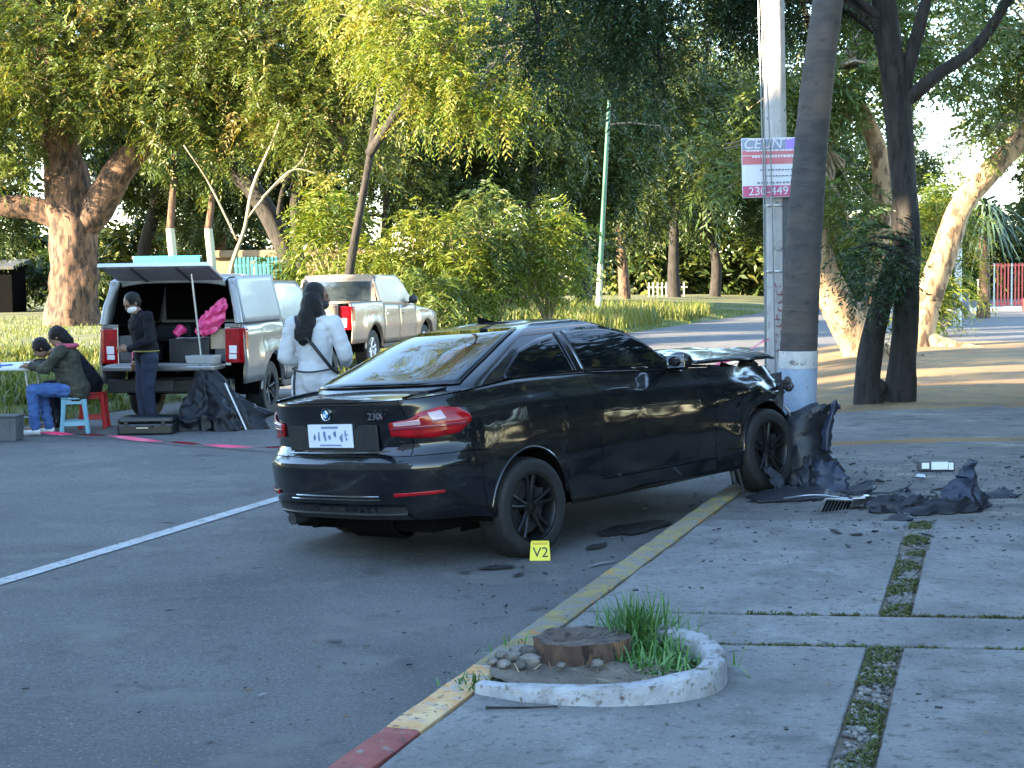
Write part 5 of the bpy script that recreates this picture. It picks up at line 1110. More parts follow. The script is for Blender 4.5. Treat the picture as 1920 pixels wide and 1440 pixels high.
mb = MB(); mb.tube([(.19 * math.cos(a), .185 * math.sin(a), 1.03 + .012 * math.cos(a * 2)) for a in np.linspace(0, 2 * math.pi, 30)], .014, 6, caps=False, flat=.5); mb.tube(spline([(-.12, -.16, 1.03), (-.125, -.185, .90), (-.12, -.18, .72)], 8), .011, 6); mb.build('belt', mat_strap, t, smooth=60)

# man in black at the tailgate, head bowed
J = dict(pelvis=(0, 0, .93), waist=(0, .01, 1.07), chest=(.0, .05, 1.30), neck=(0, .10, 1.46), head=(0, .16, 1.565), face=(0, .86, -.50), hup=(0, .5, .86),
         shL=(-.18, .04, 1.40), elL=(-.24, .06, 1.12), wrL=(-.10, .26, 1.02), hdL=(.5, .8, 0), thL=(0, 0, 1), shR=(.18, .04, 1.40), elR=(.24, -.02, 1.12), wrR=(.25, .05, .87), hdR=(0, .25, -1), thR=(-.4, .8, 0),
         hpL=(-.09, 0, .90), knL=(-.10, .03, .49), anL=(-.11, -.01, .09), hpR=(.09, 0, .90), knR=(.10, .03, .49), anR=(.11, .0, .09), ftL=(-.2, 1, -.3), ftR=(.2, 1, -.3))
t, V, (f, u, r_, e) = person('man in black with a white mask bowing his head at the tailgate', J, (-4.42, 18.72, .0), R(125), mat_skin)
mb = MB(); seg(mb, V['pelvis'] + Vector((0, 0, .04)), V['waist'], .155, .145); seg(mb, V['waist'], V['chest'], .145, .165); seg(mb, V['chest'], V['neck'] - Vector((0, .01, .03)), .14, .075)
for s in 'LR': sleeve(mb, V, s, .070, .058, .042)
fuse(mb, 'jacket', mat_blackcloth, t, .010, .011, 14, 3)
mb = MB()
for s in 'LR': leg(mb, V, s, .105, .078, .066)
fuse(mb, 'trousers', mat_navyjeans, t, .011, .008, 10)
for s, d in (('L', (-.2, 1, 0)), ('R', (.2, 1, 0))): shoe(V, s, d, mat_darkshoe, t)
c = V['head']; mb = MB(); mb.ball(c - f * .020 + u * .036, (.092, .102, .100), 16, 12, rot=e); mb.ball(c - f * .05 + u * .0, (.08, .06, .08), 12, 10, rot=e); fuse(mb, 'hair', mat_hair, t, .009, .006, 25, 3)
mb = MB(); mb.ball(c + f * .038 - u * .052, (.066, .068, .055), 14, 10, rot=e); mb.build('face_mask', mat_mask, t, smooth=180)
mb = MB(); mb.tube([(.16 * math.cos(a), .01 + .15 * math.sin(a), .985) for a in np.linspace(0, 2 * math.pi, 26)], .016, 6, caps=False, flat=.6); mb.build('belt', M('ochre belt', (.30, .26, .07), .6), t, smooth=60)

# two people sitting at the folding table; own space: facing +Y
def sitter(label, loc, rz, bend, jacket, trousers, hair, shoes, scarf=False):
    b = bend
    J = dict(pelvis=(0, 0, .56), waist=(0, .04 + .05 * b, .72), chest=(0, .06 + .22 * b, .93 - .06 * b), neck=(0, .08 + .36 * b, 1.08 - .14 * b), head=(0, .12 + .50 * b, 1.20 - .22 * b), face=(-.1, .82, -.35 - .3 * b), hup=(0, .35 + .3 * b, .9),
             shL=(-.18, .06 + .28 * b, 1.02 - .12 * b), elL=(-.22, .24 + .20 * b, .80), wrL=(-.12, .46 + .15 * b, .84), hdL=(.25, 1, 0), thL=(1, 0, .3), shR=(.18, .06 + .28 * b, 1.02 - .12 * b), elR=(.22, .24 + .20 * b, .80), wrR=(.12, .46 + .15 * b, .84), hdR=(-.25, 1, 0), thR=(-1, 0, .3),
             hpL=(-.10, .04, .54), knL=(-.12, .46, .55), anL=(-.11, .44, .10), hpR=(.10, .04, .54), knR=(.12, .44, .53), anR=(.11, .34, .10), ftL=(0, 1, -.3), ftR=(0, 1, -.3))
    t, V, (f, u, r_, e) = person(label, J, loc, rz, mat_skin)
    mb = MB(); seg(mb, V['pelvis'] + Vector((0, -.02, -.02)), V['waist'], .185, .165); seg(mb, V['waist'], V['chest'], .165, .175); seg(mb, V['chest'], V['neck'] - Vector((0, .02, .03)), .15, .085)
    for s in 'LR': sleeve(mb, V, s, .085, .068, .050, .9)
    fuse(mb, 'jacket', jacket, t, .010, .012, 12, 3)
    mb = MB()
    for s in 'LR': leg(mb, V, s, .095, .075, .062)
    fuse(mb, 'trousers', trousers, t, .010, .012, 14, 3)
    for s in 'LR': shoe(V, s, (0, 1, 0), shoes, t)
    c = V['head']; mb = MB(); mb.ball(c - f * .018 + u * .036, (.098, .106, .102), 16, 12, rot=e); mb.ball(c - f * .06 - u * .03, (.080, .06, .09), 12, 10, rot=e)
    if scarf: mb.ball(c - f * .10 + u * .0, (.045, .045, .05), 10, 8); mb.tube([c - f * .08, c - f * .12 - u * .10, c - f * .10 - u * .20], [.06, .05, .025], 8)
    fuse(mb, 'hair', hair, t, .009, .006, 25, 3)
    if scarf:
        mb = MB(); mb.tube(spline([(-.10, .02, 1.06), (-.09, .14, 1.04), (-.12, .20, .92), (-.14, .23, .80)], 12), [.035] * 5 + [.03] * 4 + [.02] * 3, 8, flat=.6); mb.tube([(.11 * math.cos(a), .06 + .11 * math.sin(a), 1.07) for a in np.linspace(0, 2 * math.pi, 20)], .028, 8, caps=False); mb.build('scarf', mat_scarf, t, smooth=60)
    return t
sitter('seated person in olive jacket and blue jeans on the teal stool', (-5.27, 18.55, 0), R(90), .12, mat_olive, mat_bluejeans, mat_hairbrown, mat_sneaker, scarf=True)
sitter('person in black bent over the papers at the far side of the folding table', (-5.33, 19.35, 0), R(97), .85, mat_blackcloth, mat_navyjeans, mat_hair, mat_darkshoe)

bpy.data.objects.remove(WORK); bpy.data.scenes.remove(TMP)
# ------------------------------------------------------------------ things around the pickup
mat_teal = M('teal plastic', (0.16, 0.34, 0.42), 0.45, (0.19, 0.38, 0.46), 6); mat_redpl = M('red plastic', (0.45, 0.02, 0.02), 0.4)
mat_tabletop = M('table top', (0.62, 0.63, 0.64), 0.5); mat_steel = M('grey tube steel', (0.35, 0.36, 0.37), 0.4, metal=.7)
mat_bin = M('grey bin plastic', (0.075, 0.08, 0.085), 0.55, (0.10, 0.105, 0.11), 8)
mat_case = M('black hard case', (0.010, 0.011, 0.014), 0.35)
mat_tarp = M('black plastic sheeting', (0.004, 0.0045, 0.007), 0.45, (0.008, 0.009, 0.013), 6, spec=.3)
mat_tape = M('pink barrier tape', (0.70, 0.05, 0.13), 0.4, (0.62, 0.03, 0.10), 6, layers=[((0.8, 0.7, 0.72), 2.2, .62, .64)])
def stool(label, loc, rz, mat):
    t = thing('plastic_stool', label, 'stool', loc, rz=rz, group='plastic stools'); mb = MB(); mb.prism([(.15 * math.cos(a) * 1.1, .15 * math.sin(a) * 1.1) for a in np.linspace(.39, .39 + 2 * math.pi, 9)[:-1]], .43, .455); mb.build('seat', mat, t, bevel=.01)
    for sx in (-1, 1):
        for sy in (-1, 1):
            mb = MB(); mb.tube([(sx * .115, sy * .115, .43), (sx * .13, sy * .13, .25), (sx * .155, sy * .155, .0)], [.034, .026, .028], 6); mb.build('leg', mat, t, smooth=40)
    for a, b in (((-1, -1), (1, -1)), ((-1, 1), (1, 1)), ((-1, -1), (-1, 1)), ((1, -1), (1, 1))):
        mb = MB(); mb.box(((a[0] + b[0]) * .0685, (a[1] + b[1]) * .0685, .14), (.24 if a[0] != b[0] else .02, .24 if a[1] != b[1] else .02, .05)); mb.build('crossbar', mat, t)
    mb = MB(); mb.box((0, 0, .40), (.24, .24, .055)); mb.build('skirt', mat, t); return t
stool('teal plastic stool under the person in the olive jacket', (-5.27, 18.55, 0), .25, mat_teal)
stool('red plastic stool under the person in black at the table', (-5.25, 19.35, 0), .1, mat_redpl)
t = thing('folding_table', 'white folding table with papers at the left edge', 'table', (-6.2, 18.75, 0), rz=.03)
mb = MB(); mb.box((0, 0, .80), (.95, .62, .035)); mb.build('table_top', mat_tabletop, t, bevel=.012)
for sx in (-1, 1):
    for sy in (-1, 1): mb = MB(); mb.tube([(sx * .36, sy * .24, .78), (sx * .44, sy * .27, .0)], .014, 8); mb.build('leg', mat_steel, t, smooth=60)
    mb = MB(); mb.tube([(sx * .42, -.265, .22), (sx * .42, .265, .22)], .011, 6); mb.build('brace', mat_steel, t, smooth=60)
mb = MB(); mb.tube([(-.42, -.26, .22), (.42, -.26, .22)], .011, 6); mb.build('brace', mat_steel, t, smooth=60)
mat_bluefile = M('blue folder', (0.10, 0.16, 0.42), 0.6)
for i, (x, y, a, m_, d, lab, nm) in enumerate([(-5.98, 18.62, .2, mat_paper, (.30, .22, .012), 'white paper stack nearest the seated person in olive', 'paper_stack'), (-6.22, 18.66, -.3, mat_bluefile, (.30, .22, .03), 'blue file lying on the folding table', 'file'), (-6.05, 18.9, .5, mat_paper, (.34, .25, .04), 'large white sheet pad at the back of the folding table', 'paper_pad'), (-6.42, 18.62, .0, mat_blackcloth, (.2, .2, .08), 'small black pouch at the left end of the folding table', 'pouch')]):
    mb = MB(); mb.box((0, 0, d[2] / 2), d); tag(mb.build(nm, m_, None, bevel=.003, loc=(x, y, .818), rot=(0, 0, a)), lab, 'papers' if 'paper' in nm else nm)
t = thing('storage_bin', 'dark grey plastic bin on the road at the left edge of the picture', 'bin', (-5.93, 17.9, 0))
mb = MB(); mb.box((0, 0, .14), (.40, .30, .28), taper=1.06); mb.build('tub', mat_bin, t, bevel=.015); mb = MB(); mb.box((0, 0, .29), (.45, .35, .025)); mb.build('rim', mat_greypl, t, bevel=.006)
for k in (-.12, 0, .12): mb = MB(); mb.box((k, -.158, .14), (.03, .012, .20), rot=(.03, 0, 0)); mb.build('rib', mat_bin, t)
t = thing('hard_case', 'black hard equipment case on the road at the man\'s feet', 'case', (-4.36, 18.45, 0), rz=.02)
mb = MB(); mb.box((0, 0, .075), (.66, .42, .14)); mb.build('shell', mat_case, t, bevel=.025); mb = MB(); mb.box((0, 0, .185), (.66, .42, .07), taper=.96); mb.build('lid', mat_case, t, bevel=.025)
mb = MB(); mb.tube([(-.10, -.21, .11), (-.09, -.245, .115), (.09, -.245, .115), (.10, -.21, .11)], .012, 6); mb.build('handle', mat_blackplastic, t, smooth=60)
mb = MB(); mb.box((-.03, -.213, .10), (.14, .004, .022)); mb.build('name_strip', mat_satin, t)
for k in (-.22, .22): mb = MB(); mb.box((k, -.214, .15), (.05, .014, .06)); mb.build('latch', mat_blackplastic, t, bevel=.004)
# black sheeting hung from the tailgate corner to the ground
rows = []
for i, q in enumerate(np.linspace(0, 1, 40)):
    row = []
    for j in range(90):
        a = 2 * math.pi * j / 90; f_ = .5 + .5 * q; rr = (.07 + .36 * q ** 1.25) * (1 + .22 * math.sin(a * 5 + 2 * q) * f_ * .6 + .35 * nz(math.cos(a) * 2.2, math.sin(a) * 2.2, q * 3) * f_)
        rr *= 1 + .30 * nz(math.cos(a) * 5, math.sin(a) * 5, q * 9 + 2) * f_; zz_ = (.80 - .22 * q * (math.cos(a) < -.3)) * (1 - q) ** (.75 + .3 * nz(math.cos(a) * 2, math.sin(a) * 2, 5)) + .09 * nz(math.cos(a) * 4, math.sin(a) * 4, q * 7 + 7) * q
        row.append((-3.80 + .20 * q + rr * 1.25 * math.cos(a), 19.0 - .10 * q + rr * .8 * math.sin(a), max(.012, zz_)))
    rows.append(row)
mb = MB(); mb.grid(rows, close_v=True); mb.f.append(tuple(range(90))); mb.mi.append(0)
tag(mb.build('plastic_sheet', mat_tarp, None, smooth=50, fix=False), 'crumpled black plastic sheeting hanging from the tailgate corner down to the road', 'plastic sheet')
mb = MB(); mb.tube([(-3.48, 18.72, .58), (-3.22, 18.62, .02)], .010, 6); tag(mb.build('stick', mat_tabletop, None, smooth=60), 'thin white stick leaning against the black sheeting', 'stick')
# barrier tape
def ribbon(name, pts, w, mat, lab, n=60, tw=.6):
    P = spline(pts, n); rows = []
    for i, p in enumerate(P):
        a = tw * math.sin(i * .35) + .5 * nz(i * .13, 2, 1); d = P[min(i + 1, n - 1)] - P[max(i - 1, 0)]; s = np.array([-d[1], d[0], 0]); s /= np.linalg.norm(s) + 1e-9; v = s * math.cos(a) * w / 2 + np.array([0, 0, 1]) * math.sin(a) * w / 2; rows.append([p - v, p + v])
    mb = MB(); mb.grid(rows); return tag(mb.build(name, mat, None, smooth=180, fix=False), lab, 'barrier tape', 'pink barrier tape')
ribbon('barrier_tape', [(-5.6, 18.25, .06), (-5.2, 18.15, .04), (-4.7, 17.85, .05), (-4.1, 17.35, .035), (-3.5, 16.9, .04), (-2.9, 16.4, .05), (-2.3, 16.0, .09), (-1.3, 15.2, .25)], .055, mat_tape, 'pink barrier tape lying across the road towards the black coupe')
ribbon('barrier_tape', [(1.75, 13.35, 1.02), (2.05, 13.75, 1.10), (2.34, 14.1, 1.22)], .05, mat_tape, 'short pink barrier tape tied from the concrete pole to the coupe', 20, .3)

# evidence marker: folded yellow card
mat_marker = M('yellow marker card', (0.75, 0.62, 0.03), 0.5); mat_ink = M('black ink', (0.012, 0.012, 0.012), 0.6)
t = thing('evidence_marker', 'yellow evidence marker card reading V2 beside the rear wheel', 'marker', (.165, 9.80, 0), rz=R(-3))
mb = MB(); rows = [[(x * w_, y, z) for x in (-1, 1)] for y, z, w_ in ((-.045, .004, .066), (-.010, .118, .058), (0, .124, .057), (.010, .118, .058), (.045, .004, .066))]
mb.grid(rows); o = mb.build('card', mat_marker, t, fix=False); md = o.modifiers.new('thick', 'SOLIDIFY'); md.thickness = .003
text('V2', .092, mat_ink, t, (.004, -.0325, .052), (R(90 - 17), 0, 0), depth=.0008)
mb = MB(); mb.box((0, -.0145, .108), (.095, .002, .014), rot=(R(-17), 0, 0)); mb.build('printed_band', M('ochre print', (.55, .36, .02), .6), t)

# palm trunk, whitewashed foot, its lower band coloured as whitewash in shade
mat_palm = M('grey palm bark', (0.036, 0.033, 0.033), 0.9, (0.058, 0.052, 0.050), 4, stretch=(1, 1, 2.5), bump=.5, bscale=30, layers=[((0.085, 0.066, 0.052), 1.1, .48, .62), ((0.02, 0.019, 0.02), 7, .60, .7)])
mat_whitewash = M('whitewash', (0.52, 0.50, 0.47), 0.85, (0.40, 0.39, 0.37), 10, bump=.6, bscale=40, layers=[((0.16, 0.15, 0.14), 16, .60, .68)]); mat_shadewash = M('whitewash tinted for shade', (0.29, 0.35, 0.44), 0.8, (0.24, 0.30, 0.39), 6, bump=.6, bscale=40, layers=[((0.40, 0.42, 0.45), 12, .62, .7), ((0.10, 0.10, 0.11), 15, .66, .72)])
t = thing('palm_tree', 'leaning grey palm trunk with a whitewashed foot coloured as in shade lower down', 'palm tree', (2.37, 13.0, .10))
PL = lambda z: (.02 * z + .0135 * z * z + .008 * math.sin(z * 1.6), .0); PR = lambda z: .166 - .010 * z + .02 * math.exp(-z / .25)
def palm_part(name, z0, z1, mat, off=0.0, rings=True):
    mb = MB(); rows = []; n = int(max(8, (z1 - z0) / .018))
    for z in np.linspace(z0, z1, n):
        x, y = PL(z); k = ((z + .03 * math.sin(z * 5)) / .105) % 1.0; rr = PR(z) + off + (.0035 * math.exp(-((k - .5) / .16) ** 2) if rings else 0); rows.append([(x + rr * math.cos(a) * (1 + .025 * nz(math.cos(a) * 2, math.sin(a) * 2, z * 3) + (.02 * nz(math.cos(a) * 9, math.sin(a) * 9, z * 14) if rings else .006 * nz(math.cos(a) * 9, math.sin(a) * 9, z * 14))), y + rr * math.sin(a), z) for a in np.arange(40) * 2 * math.pi / 40])
    mb.grid(rows, close_v=True); return mb.build(name, mat, t, smooth=60, fix=False)
palm_part('trunk', -.2, 9.5, mat_palm); palm_part('shaded_band', .0, .915, mat_shadewash, .0065, False); palm_part('white_band', .916, 1.06, mat_whitewash, .0065, False)
me, _ = crown_mesh('crown', [(1.4, 0, 10.6, 1.0, 1.0, .5, 14)], leaf_dark, L=2.4, k=34, ll=.5, lw=.04, droop=.55, seed=301, hollow=.0); mobj('crown', me, t)

# concrete pole with poster and cables
mat_pole = M('pole concrete', (0.34, 0.32, 0.30), 0.85, (0.44, 0.42, 0.40), 5, bump=.4, bscale=40, layers=[((0.20, 0.19, 0.18), 3, .56, .68), ((0.13, 0.12, 0.11), 14, .62, .7)])
t = thing('concrete_pole', 'tall tapered grey concrete utility pole behind the palm trunk', 'utility pole', (2.47, 14.25, .08))
mb = MB(); rows = [[((.118 - .0055 * z) * math.cos(a) - .018 * z * .55, (.118 - .0055 * z) * math.sin(a), z) for a in np.arange(8) * math.pi / 4 + .39] for z in np.linspace(-.2, 9, 12)]; mb.grid(rows, close_v=True); mb.build('shaft', mat_pole, t, fix=False, bevel=.008, bseg=1)
mat_graf = M('faded red graffiti', (0.28, 0.08, 0.10), 0.8)
mb = MB(); rg = random.Random(9)
for k in range(10):
    z = .95 + k * .073; r_ = .1215 - .0055 * z
    for q in range(3):
        a = -math.pi / 2 + rg.uniform(-.35, .35); b = a + rg.uniform(-.35, .35); dz = rg.uniform(-.03, .03)
        mb.tube([(r_ * math.cos(a) - .01 * z, r_ * math.sin(a), z), (r_ * math.cos(b) - .01 * z, r_ * math.sin(b), z + dz + .02)], .005, 4)
mb.build('graffiti', mat_graf, t)
for z in (1.75, 2.35): mb = MB(); mb.lathe([(.121 - .0055 * z, z - .012), (.125 - .0055 * z, z), (.121 - .0055 * z, z + .012)], 16, c=(-.01 * z, 0, 0)); mb.build('steel_band', mat_steel, t, smooth=60)
mb = MB(); mb.box((.07, -.10, 2.0), (.11, .05, 1.0)); mb.build('cable_duct', mat_greypl, t, bevel=.01)
for k, (x0, x1) in enumerate(((2.225, 2.31), (2.255, 2.315), (2.27, 2.41))):
    mb = MB(); mb.tube([(x0, 14.0, 9), (x0 + .02, 14.0, 4.3), ((x0 + x1) / 2 + .02, 14.0, 2.6), (x1, 14.05, .2)], .0065, 5)
    tag(mb.build('guy_cable', mat_steel, None, smooth=60), ['outermost thin steel cable running down left of the concrete pole', 'middle thin steel cable beside the concrete pole', 'inner thin steel cable closest to the concrete pole'][k], 'cable', 'cables beside the pole')
# poster on the pole
P0 = Vector((2.365, 14.06, 2.765)); sg = thing('poster', 'square advertising poster reading CEUN and 230-449 tied to the pole', 'poster', P0, rot=(0, R(-1.0), R(4)))
mat_pw = M('poster white', (0.66, 0.66, 0.70), 0.5); mat_pr = M('poster red', (0.55, 0.13, 0.16), 0.5, (0.60, 0.22, 0.24), 6); mat_pm = M('poster magenta', (0.48, 0.06, 0.17), 0.5, (0.55, 0.14, 0.24), 6); mat_pg = M('poster slate', (0.26, 0.30, 0.40), 0.5); mat_pp = M('poster violet', (0.34, 0.22, 0.66), 0.5); mat_pk = M('poster grey print', (0.20, 0.20, 0.26), 0.6)
W_ = .535; rows = [[(x, .004 * math.cos(x * 7), z) for x in np.linspace(-W_ / 2, W_ / 2, 14)] for z in np.linspace(-W_ / 2, W_ / 2, 8)]
mb = MB(); mb.grid(rows); o = mb.build('sheet', mat_pw, sg, smooth=180, fix=False); md = o.modifiers.new('thick', 'SOLIDIFY'); md.thickness = .002
def band(z0, z1, mat, x0=-.5, x1=.5, nm='printed_band', off=.003):
    rows = [[(x, .004 * math.cos(x * 7) - off, z) for x in np.linspace(x0 * W_, x1 * W_, 14)] for z in (z0 * W_, z1 * W_)]; mb = MB(); mb.grid(rows); mb.build(nm, mat, sg, fix=False)
band(.30, .485, mat_pg, -.49, .26); band(.30, .485, mat_pp, .262, .49); band(.215, .29, mat_pr, -.49, .49); band(.06, .20, mat_pr, -.49, .49); band(-.485, -.30, mat_pm, -.49, .49)
text('CEUN', .125, mat_pw, sg, (-.075, -.0045, .212), (R(90), 0, 0), sx=1.05, depth=.0008, shear=.2); text('230-449', .105, mat_pw, sg, (-.028, -.0045, -.212), (R(90), 0, 0), sx=1.06, depth=.0008)
mb = MB(); rg = random.Random(6)
for z, h, m_, x0, x1 in ((.256, .022, 0, -.2, .2), (.155, .022, 0, -.22, .22), (.10, .030, 0, -.17, .22), (-.02, .018, 1, -.1, .22), (-.075, .016, 1, -.05, .24), (-.135, .022, 1, -.13, .18), (-.19, .018, 1, -.08, .2)):
    x = x0
    while x < x1:
        w_ = rg.uniform(.012, .03); z_ = z if abs(z) > .2 else z; mb.box((x + w_ / 2, .004 * math.cos(x * 7) - .0045, z_ * W_ / .535), (w_, .002, h * .7), mi=m_); x += w_ + rg.uniform(.006, .014)
mb.build('small_print', [mat_pw, mat_pk], sg)
# ------------------------------------------------------------------ planter, stump, debris, far street things
mat_dryleaf0 = M('brown chips', (.10, .06, .03), .9)
mat_planter = M('white painted planter rim', (0.36, 0.365, 0.375), 0.85, (0.27, 0.275, 0.29), 6, bump=.9, bscale=22, layers=[((0.20, 0.19, 0.17), 9, .50, .64), ((0.09, 0.07, 0.055), 13, .58, .67), ((0.13, 0.11, 0.085), 30, .58, .66)])
mat_stump = M('stump bark', (0.055, 0.034, 0.024), 0.95, (0.11, 0.065, 0.045), 12, stretch=(1, 1, .35), bump=1, bscale=30, layers=[((0.24, 0.13, 0.06), 9, .56, .66), ((0.02, 0.014, 0.011), 17, .54, .64)])
mat_cut = M('weathered cut wood', (0.05, 0.036, 0.03), 0.9, (0.12, 0.085, 0.066), 14, bump=1, bscale=40, layers=[((0.025, 0.019, 0.016), 24, .53, .64)])
t = thing('planter', 'low white painted kidney-shaped concrete planter rim around the stump', 'planter', (.35, 6.5, .11))
out = spline([(-.52, -.33), (-.30, -.47), (.0, -.545), (.28, -.50), (.46, -.36), (.535, -.12), (.50, .14), (.38, .33), (.22, .42)], 140); rows = []
for i, p in enumerate(out):
    d = out[min(i + 1, 139)] - out[max(i - 1, 0)]; nr = np.array([-d[1], d[0]]); nr /= np.linalg.norm(nr); k = i / 139; h = .055 + .075 * min(1, k / .6) + .008 * nz(k * 9, 1, 1); w = .085 + .02 * k
    rows.append([(*(p + nr * -.0), -.03), (*(p + nr * (.004 + .008 * nz(k * 30, 1, 2))), h * .55), (*(p + nr * (.008 + .010 * nz(k * 34, 4, 2))), h * .9 + .006 * nz(k * 40, 2, 2)), (*(p + nr * .024), h + .007 * nz(k * 37, 7, 2)), (*(p + nr * (w - .02)), h + .004 * nz(k * 14, 3, 3)), (*(p + nr * w), h * .85), (*(p + nr * (w + .01)), -.03)])
mb = MB(); mb.grid(rows); mb.f += [tuple(range(7)), tuple(reversed(range(139 * 7, 140 * 7)))]; mb.mi += [0, 0]; mb.build('rim', mat_planter, t, smooth=50)
mb = MB(); rows = []
for r_ in np.linspace(0, 1, 12): rows.append([(.02 + .46 * r_ * math.cos(a) * (1 if math.cos(a) > 0 else 1.05), -.02 + .44 * r_ * math.sin(a), .055 - .02 * r_ + .022 * nz(r_ * 5 * math.cos(a), r_ * 5 * math.sin(a), 3)) for a in np.arange(40) * 2 * math.pi / 40])
mb.grid(rows, close_v=True); mb.build('soil', mat_soil, t, smooth=180, fix=False)
t = thing('tree_stump', 'weathered brown sawn tree stump inside the white planter rim', 'stump', (.29, 6.63, .14))
mb = MB(); rows = []
for z in np.linspace(-.08, .105, 18): rows.append([((.205 + .03 * max(0, .05 - z) * 6 * .4) * (1 + .07 * nz(math.cos(a) * 3, math.sin(a) * 3, z * 2) + .055 * nz(math.cos(a) * 9, math.sin(a) * 9, z * 5) + .06 * max(0, -math.cos(a)) * nz(math.cos(a) * 14, math.sin(a) * 14, z * 22)) * math.cos(a), .185 * (1 + .07 * nz(math.cos(a) * 3, math.sin(a) * 3, z * 2) + .055 * nz(math.cos(a) * 9, math.sin(a) * 9, z * 5) + .06 * max(0, -math.cos(a)) * nz(math.cos(a) * 14, math.sin(a) * 14, z * 22)) * math.sin(a), z + .012 * nz(a * 2, z * 3, 4)) for a in np.arange(96) * 2 * math.pi / 96])
mb.grid(rows, close_v=True); mb.build('bark', mat_stump, t, smooth=60, fix=False)
mb = MB(); last = rows[-1]; cen = [[(p[0] * k, p[1] * k, p[2] + (.012 * nz(p[0] * k * 14, p[1] * k * 14, 8) - .055 * math.exp(-(((p[0] * k + .05) / .09) ** 2 + ((p[1] * k - .03) / .06) ** 2))) * (k < 1)) for p in last] for k in np.linspace(1, .0, 11)]; mb.grid(cen, close_v=True); mb.build('cut_face', mat_cut, t, smooth=60, fix=False)
mat_blade = M('fresh green blade', (0.045, 0.13, 0.025), 0.45, (0.09, 0.20, 0.04), 4, random_v=.3)
def tuft(label, loc, n, h, spread, seed):
    r = np.random.default_rng(seed); mb = MB()
    for i in range(n):
        a = r.uniform(0, 6.283); e = r.uniform(.15, 1.35); L_ = h * r.uniform(.6, 1.25); o = np.array([r.normal(0, spread * .28), r.normal(0, spread * .28), 0]); d = np.array([math.cos(a) * math.cos(e), math.sin(a) * math.cos(e), math.sin(e)]); s = np.array([-math.sin(a), math.cos(a), 0]); rows = []
        for t_ in np.linspace(0, 1, 6): p = o + d * L_ * t_ - np.array([0, 0, .75 * L_ * t_ ** 2.2 * math.cos(e)]); w = .005 * (1 - t_) ** .7 + .0004; rows.append([p - s * w, p + s * w])
        mb.grid(rows)
    t = thing('grass_tuft', label, 'grass', loc, group='grass tufts at the planter'); o = mb.build('blades', mat_blade, t, smooth=180, fix=False); tag(o, kind='stuff'); return t
tuft('big bright green grass tuft behind the stump', (.56, 6.82, .15), 900, .29, .26, 1); tuft('low grass tuft at the right inside end of the planter', (.64, 6.50, .15), 320, .15, .34, 2); tuft('tiny grass tuft at the kerb in front of the planter', (-.17, 6.28, .115), 70, .10, .22, 3); tuft('small grass tuft left of the stump by the road', (-.02, 6.98, .09), 60, .10, .2, 4)
mat_stone = M('grey stone', (0.075, 0.064, 0.052), 0.85, (0.16, 0.145, 0.13), 12, random_v=.5, bump=.5, bscale=40)
def lump(seed, r, fl=.7):
    rg = random.Random(seed); mb = MB(); rows = []
    for i in range(7):
        th = math.pi * i / 6; rows.append([(r * math.sin(th) * math.cos(a) * (1 + rg.uniform(-.2, .2)), r * .8 * math.sin(th) * math.sin(a) * (1 + rg.uniform(-.2, .2)), r * fl * math.cos(th)) for a in np.arange(9) * 2 * math.pi / 9])
    return mb.grid(rows, close_v=True)
for k, (x, y, r_, z) in enumerate([(.055, 6.60, .045, .185), (-.01, 6.56, .036, .178), (.06, 6.47, .046, .18), (-.06, 6.62, .034, .165), (-.16, 6.66, .036, .03), (.0, 6.70, .035, .17), (.02, 6.42, .03, .175), (.19, 6.36, .022, .185), (.34, 6.38, .03, .185), (-.05, 6.48, .03, .165), (-.10, 6.55, .026, .16)]):
    tag(lump(k, r_).build('stone', mat_stone, None, smooth=30, loc=(x, y, z)), ['small grey stone among the rubble left of the stump', 'small grey stone among the rubble left of the stump', 'brown-grey stone in front of the stump\'s left edge'][min(k, 2)] if k < 3 else 'small grey stone among the rubble left of the stump', 'stone', 'stones around the stump')
mb = MB(); mb.tube([(-.12, 5.93, .132), (.02, 5.91, .135), (.16, 5.935, .131)], [.006, .005, .003], 6); tag(mb.build('twig', mat_bark_grey, None, smooth=60), 'dark twig lying on the pavement in front of the planter', 'twig')
mb = MB(); mb.ball((.80, 6.93, .15), (.03, .02, .02), 8, 6); mb.tube([(.80, 6.93, .15), (.78, 6.92, .19), (.74, 6.93, .20)], .006, 5); tag(mb.build('black_scrap', mat_blackplastic, None, smooth=40), 'curled black scrap at the right end of the planter', 'scrap')

mb = MB()
for k in range(160):                                      # dry straw and chips on the planter's soil
    a = rng.uniform(0, 6.28); r_ = rng.uniform(.1, .46) ** .8 * .9; x, y = .37 + r_ * .95 * math.cos(a), 6.48 + r_ * .85 * math.sin(a); b_ = rng.uniform(0, 6.28); L_ = rng.uniform(.015, .07)
    if (x - .29) ** 2 + (y - 6.63) ** 2 < .2 ** 2 or math.hypot(x - .35, (y - 6.5) * 1.05) > .43: continue
    d = np.array([math.cos(b_), math.sin(b_), rng.uniform(-.1, .6)]); p = np.array([x, y, .168]); s = np.array([-math.sin(b_), math.cos(b_), 0]) * rng.uniform(.002, .006); mb.add([p - s, p + s, p + d * L_ + s * .4, p + d * L_ - s * .4], [(0, 1, 2, 3)], int(rng.integers(0, 3)))
tag(mb.build('straw', [M('dry straw', (.30, .25, .14), .9), mat_stone, mat_dryleaf0], None, fix=False), kind='stuff')
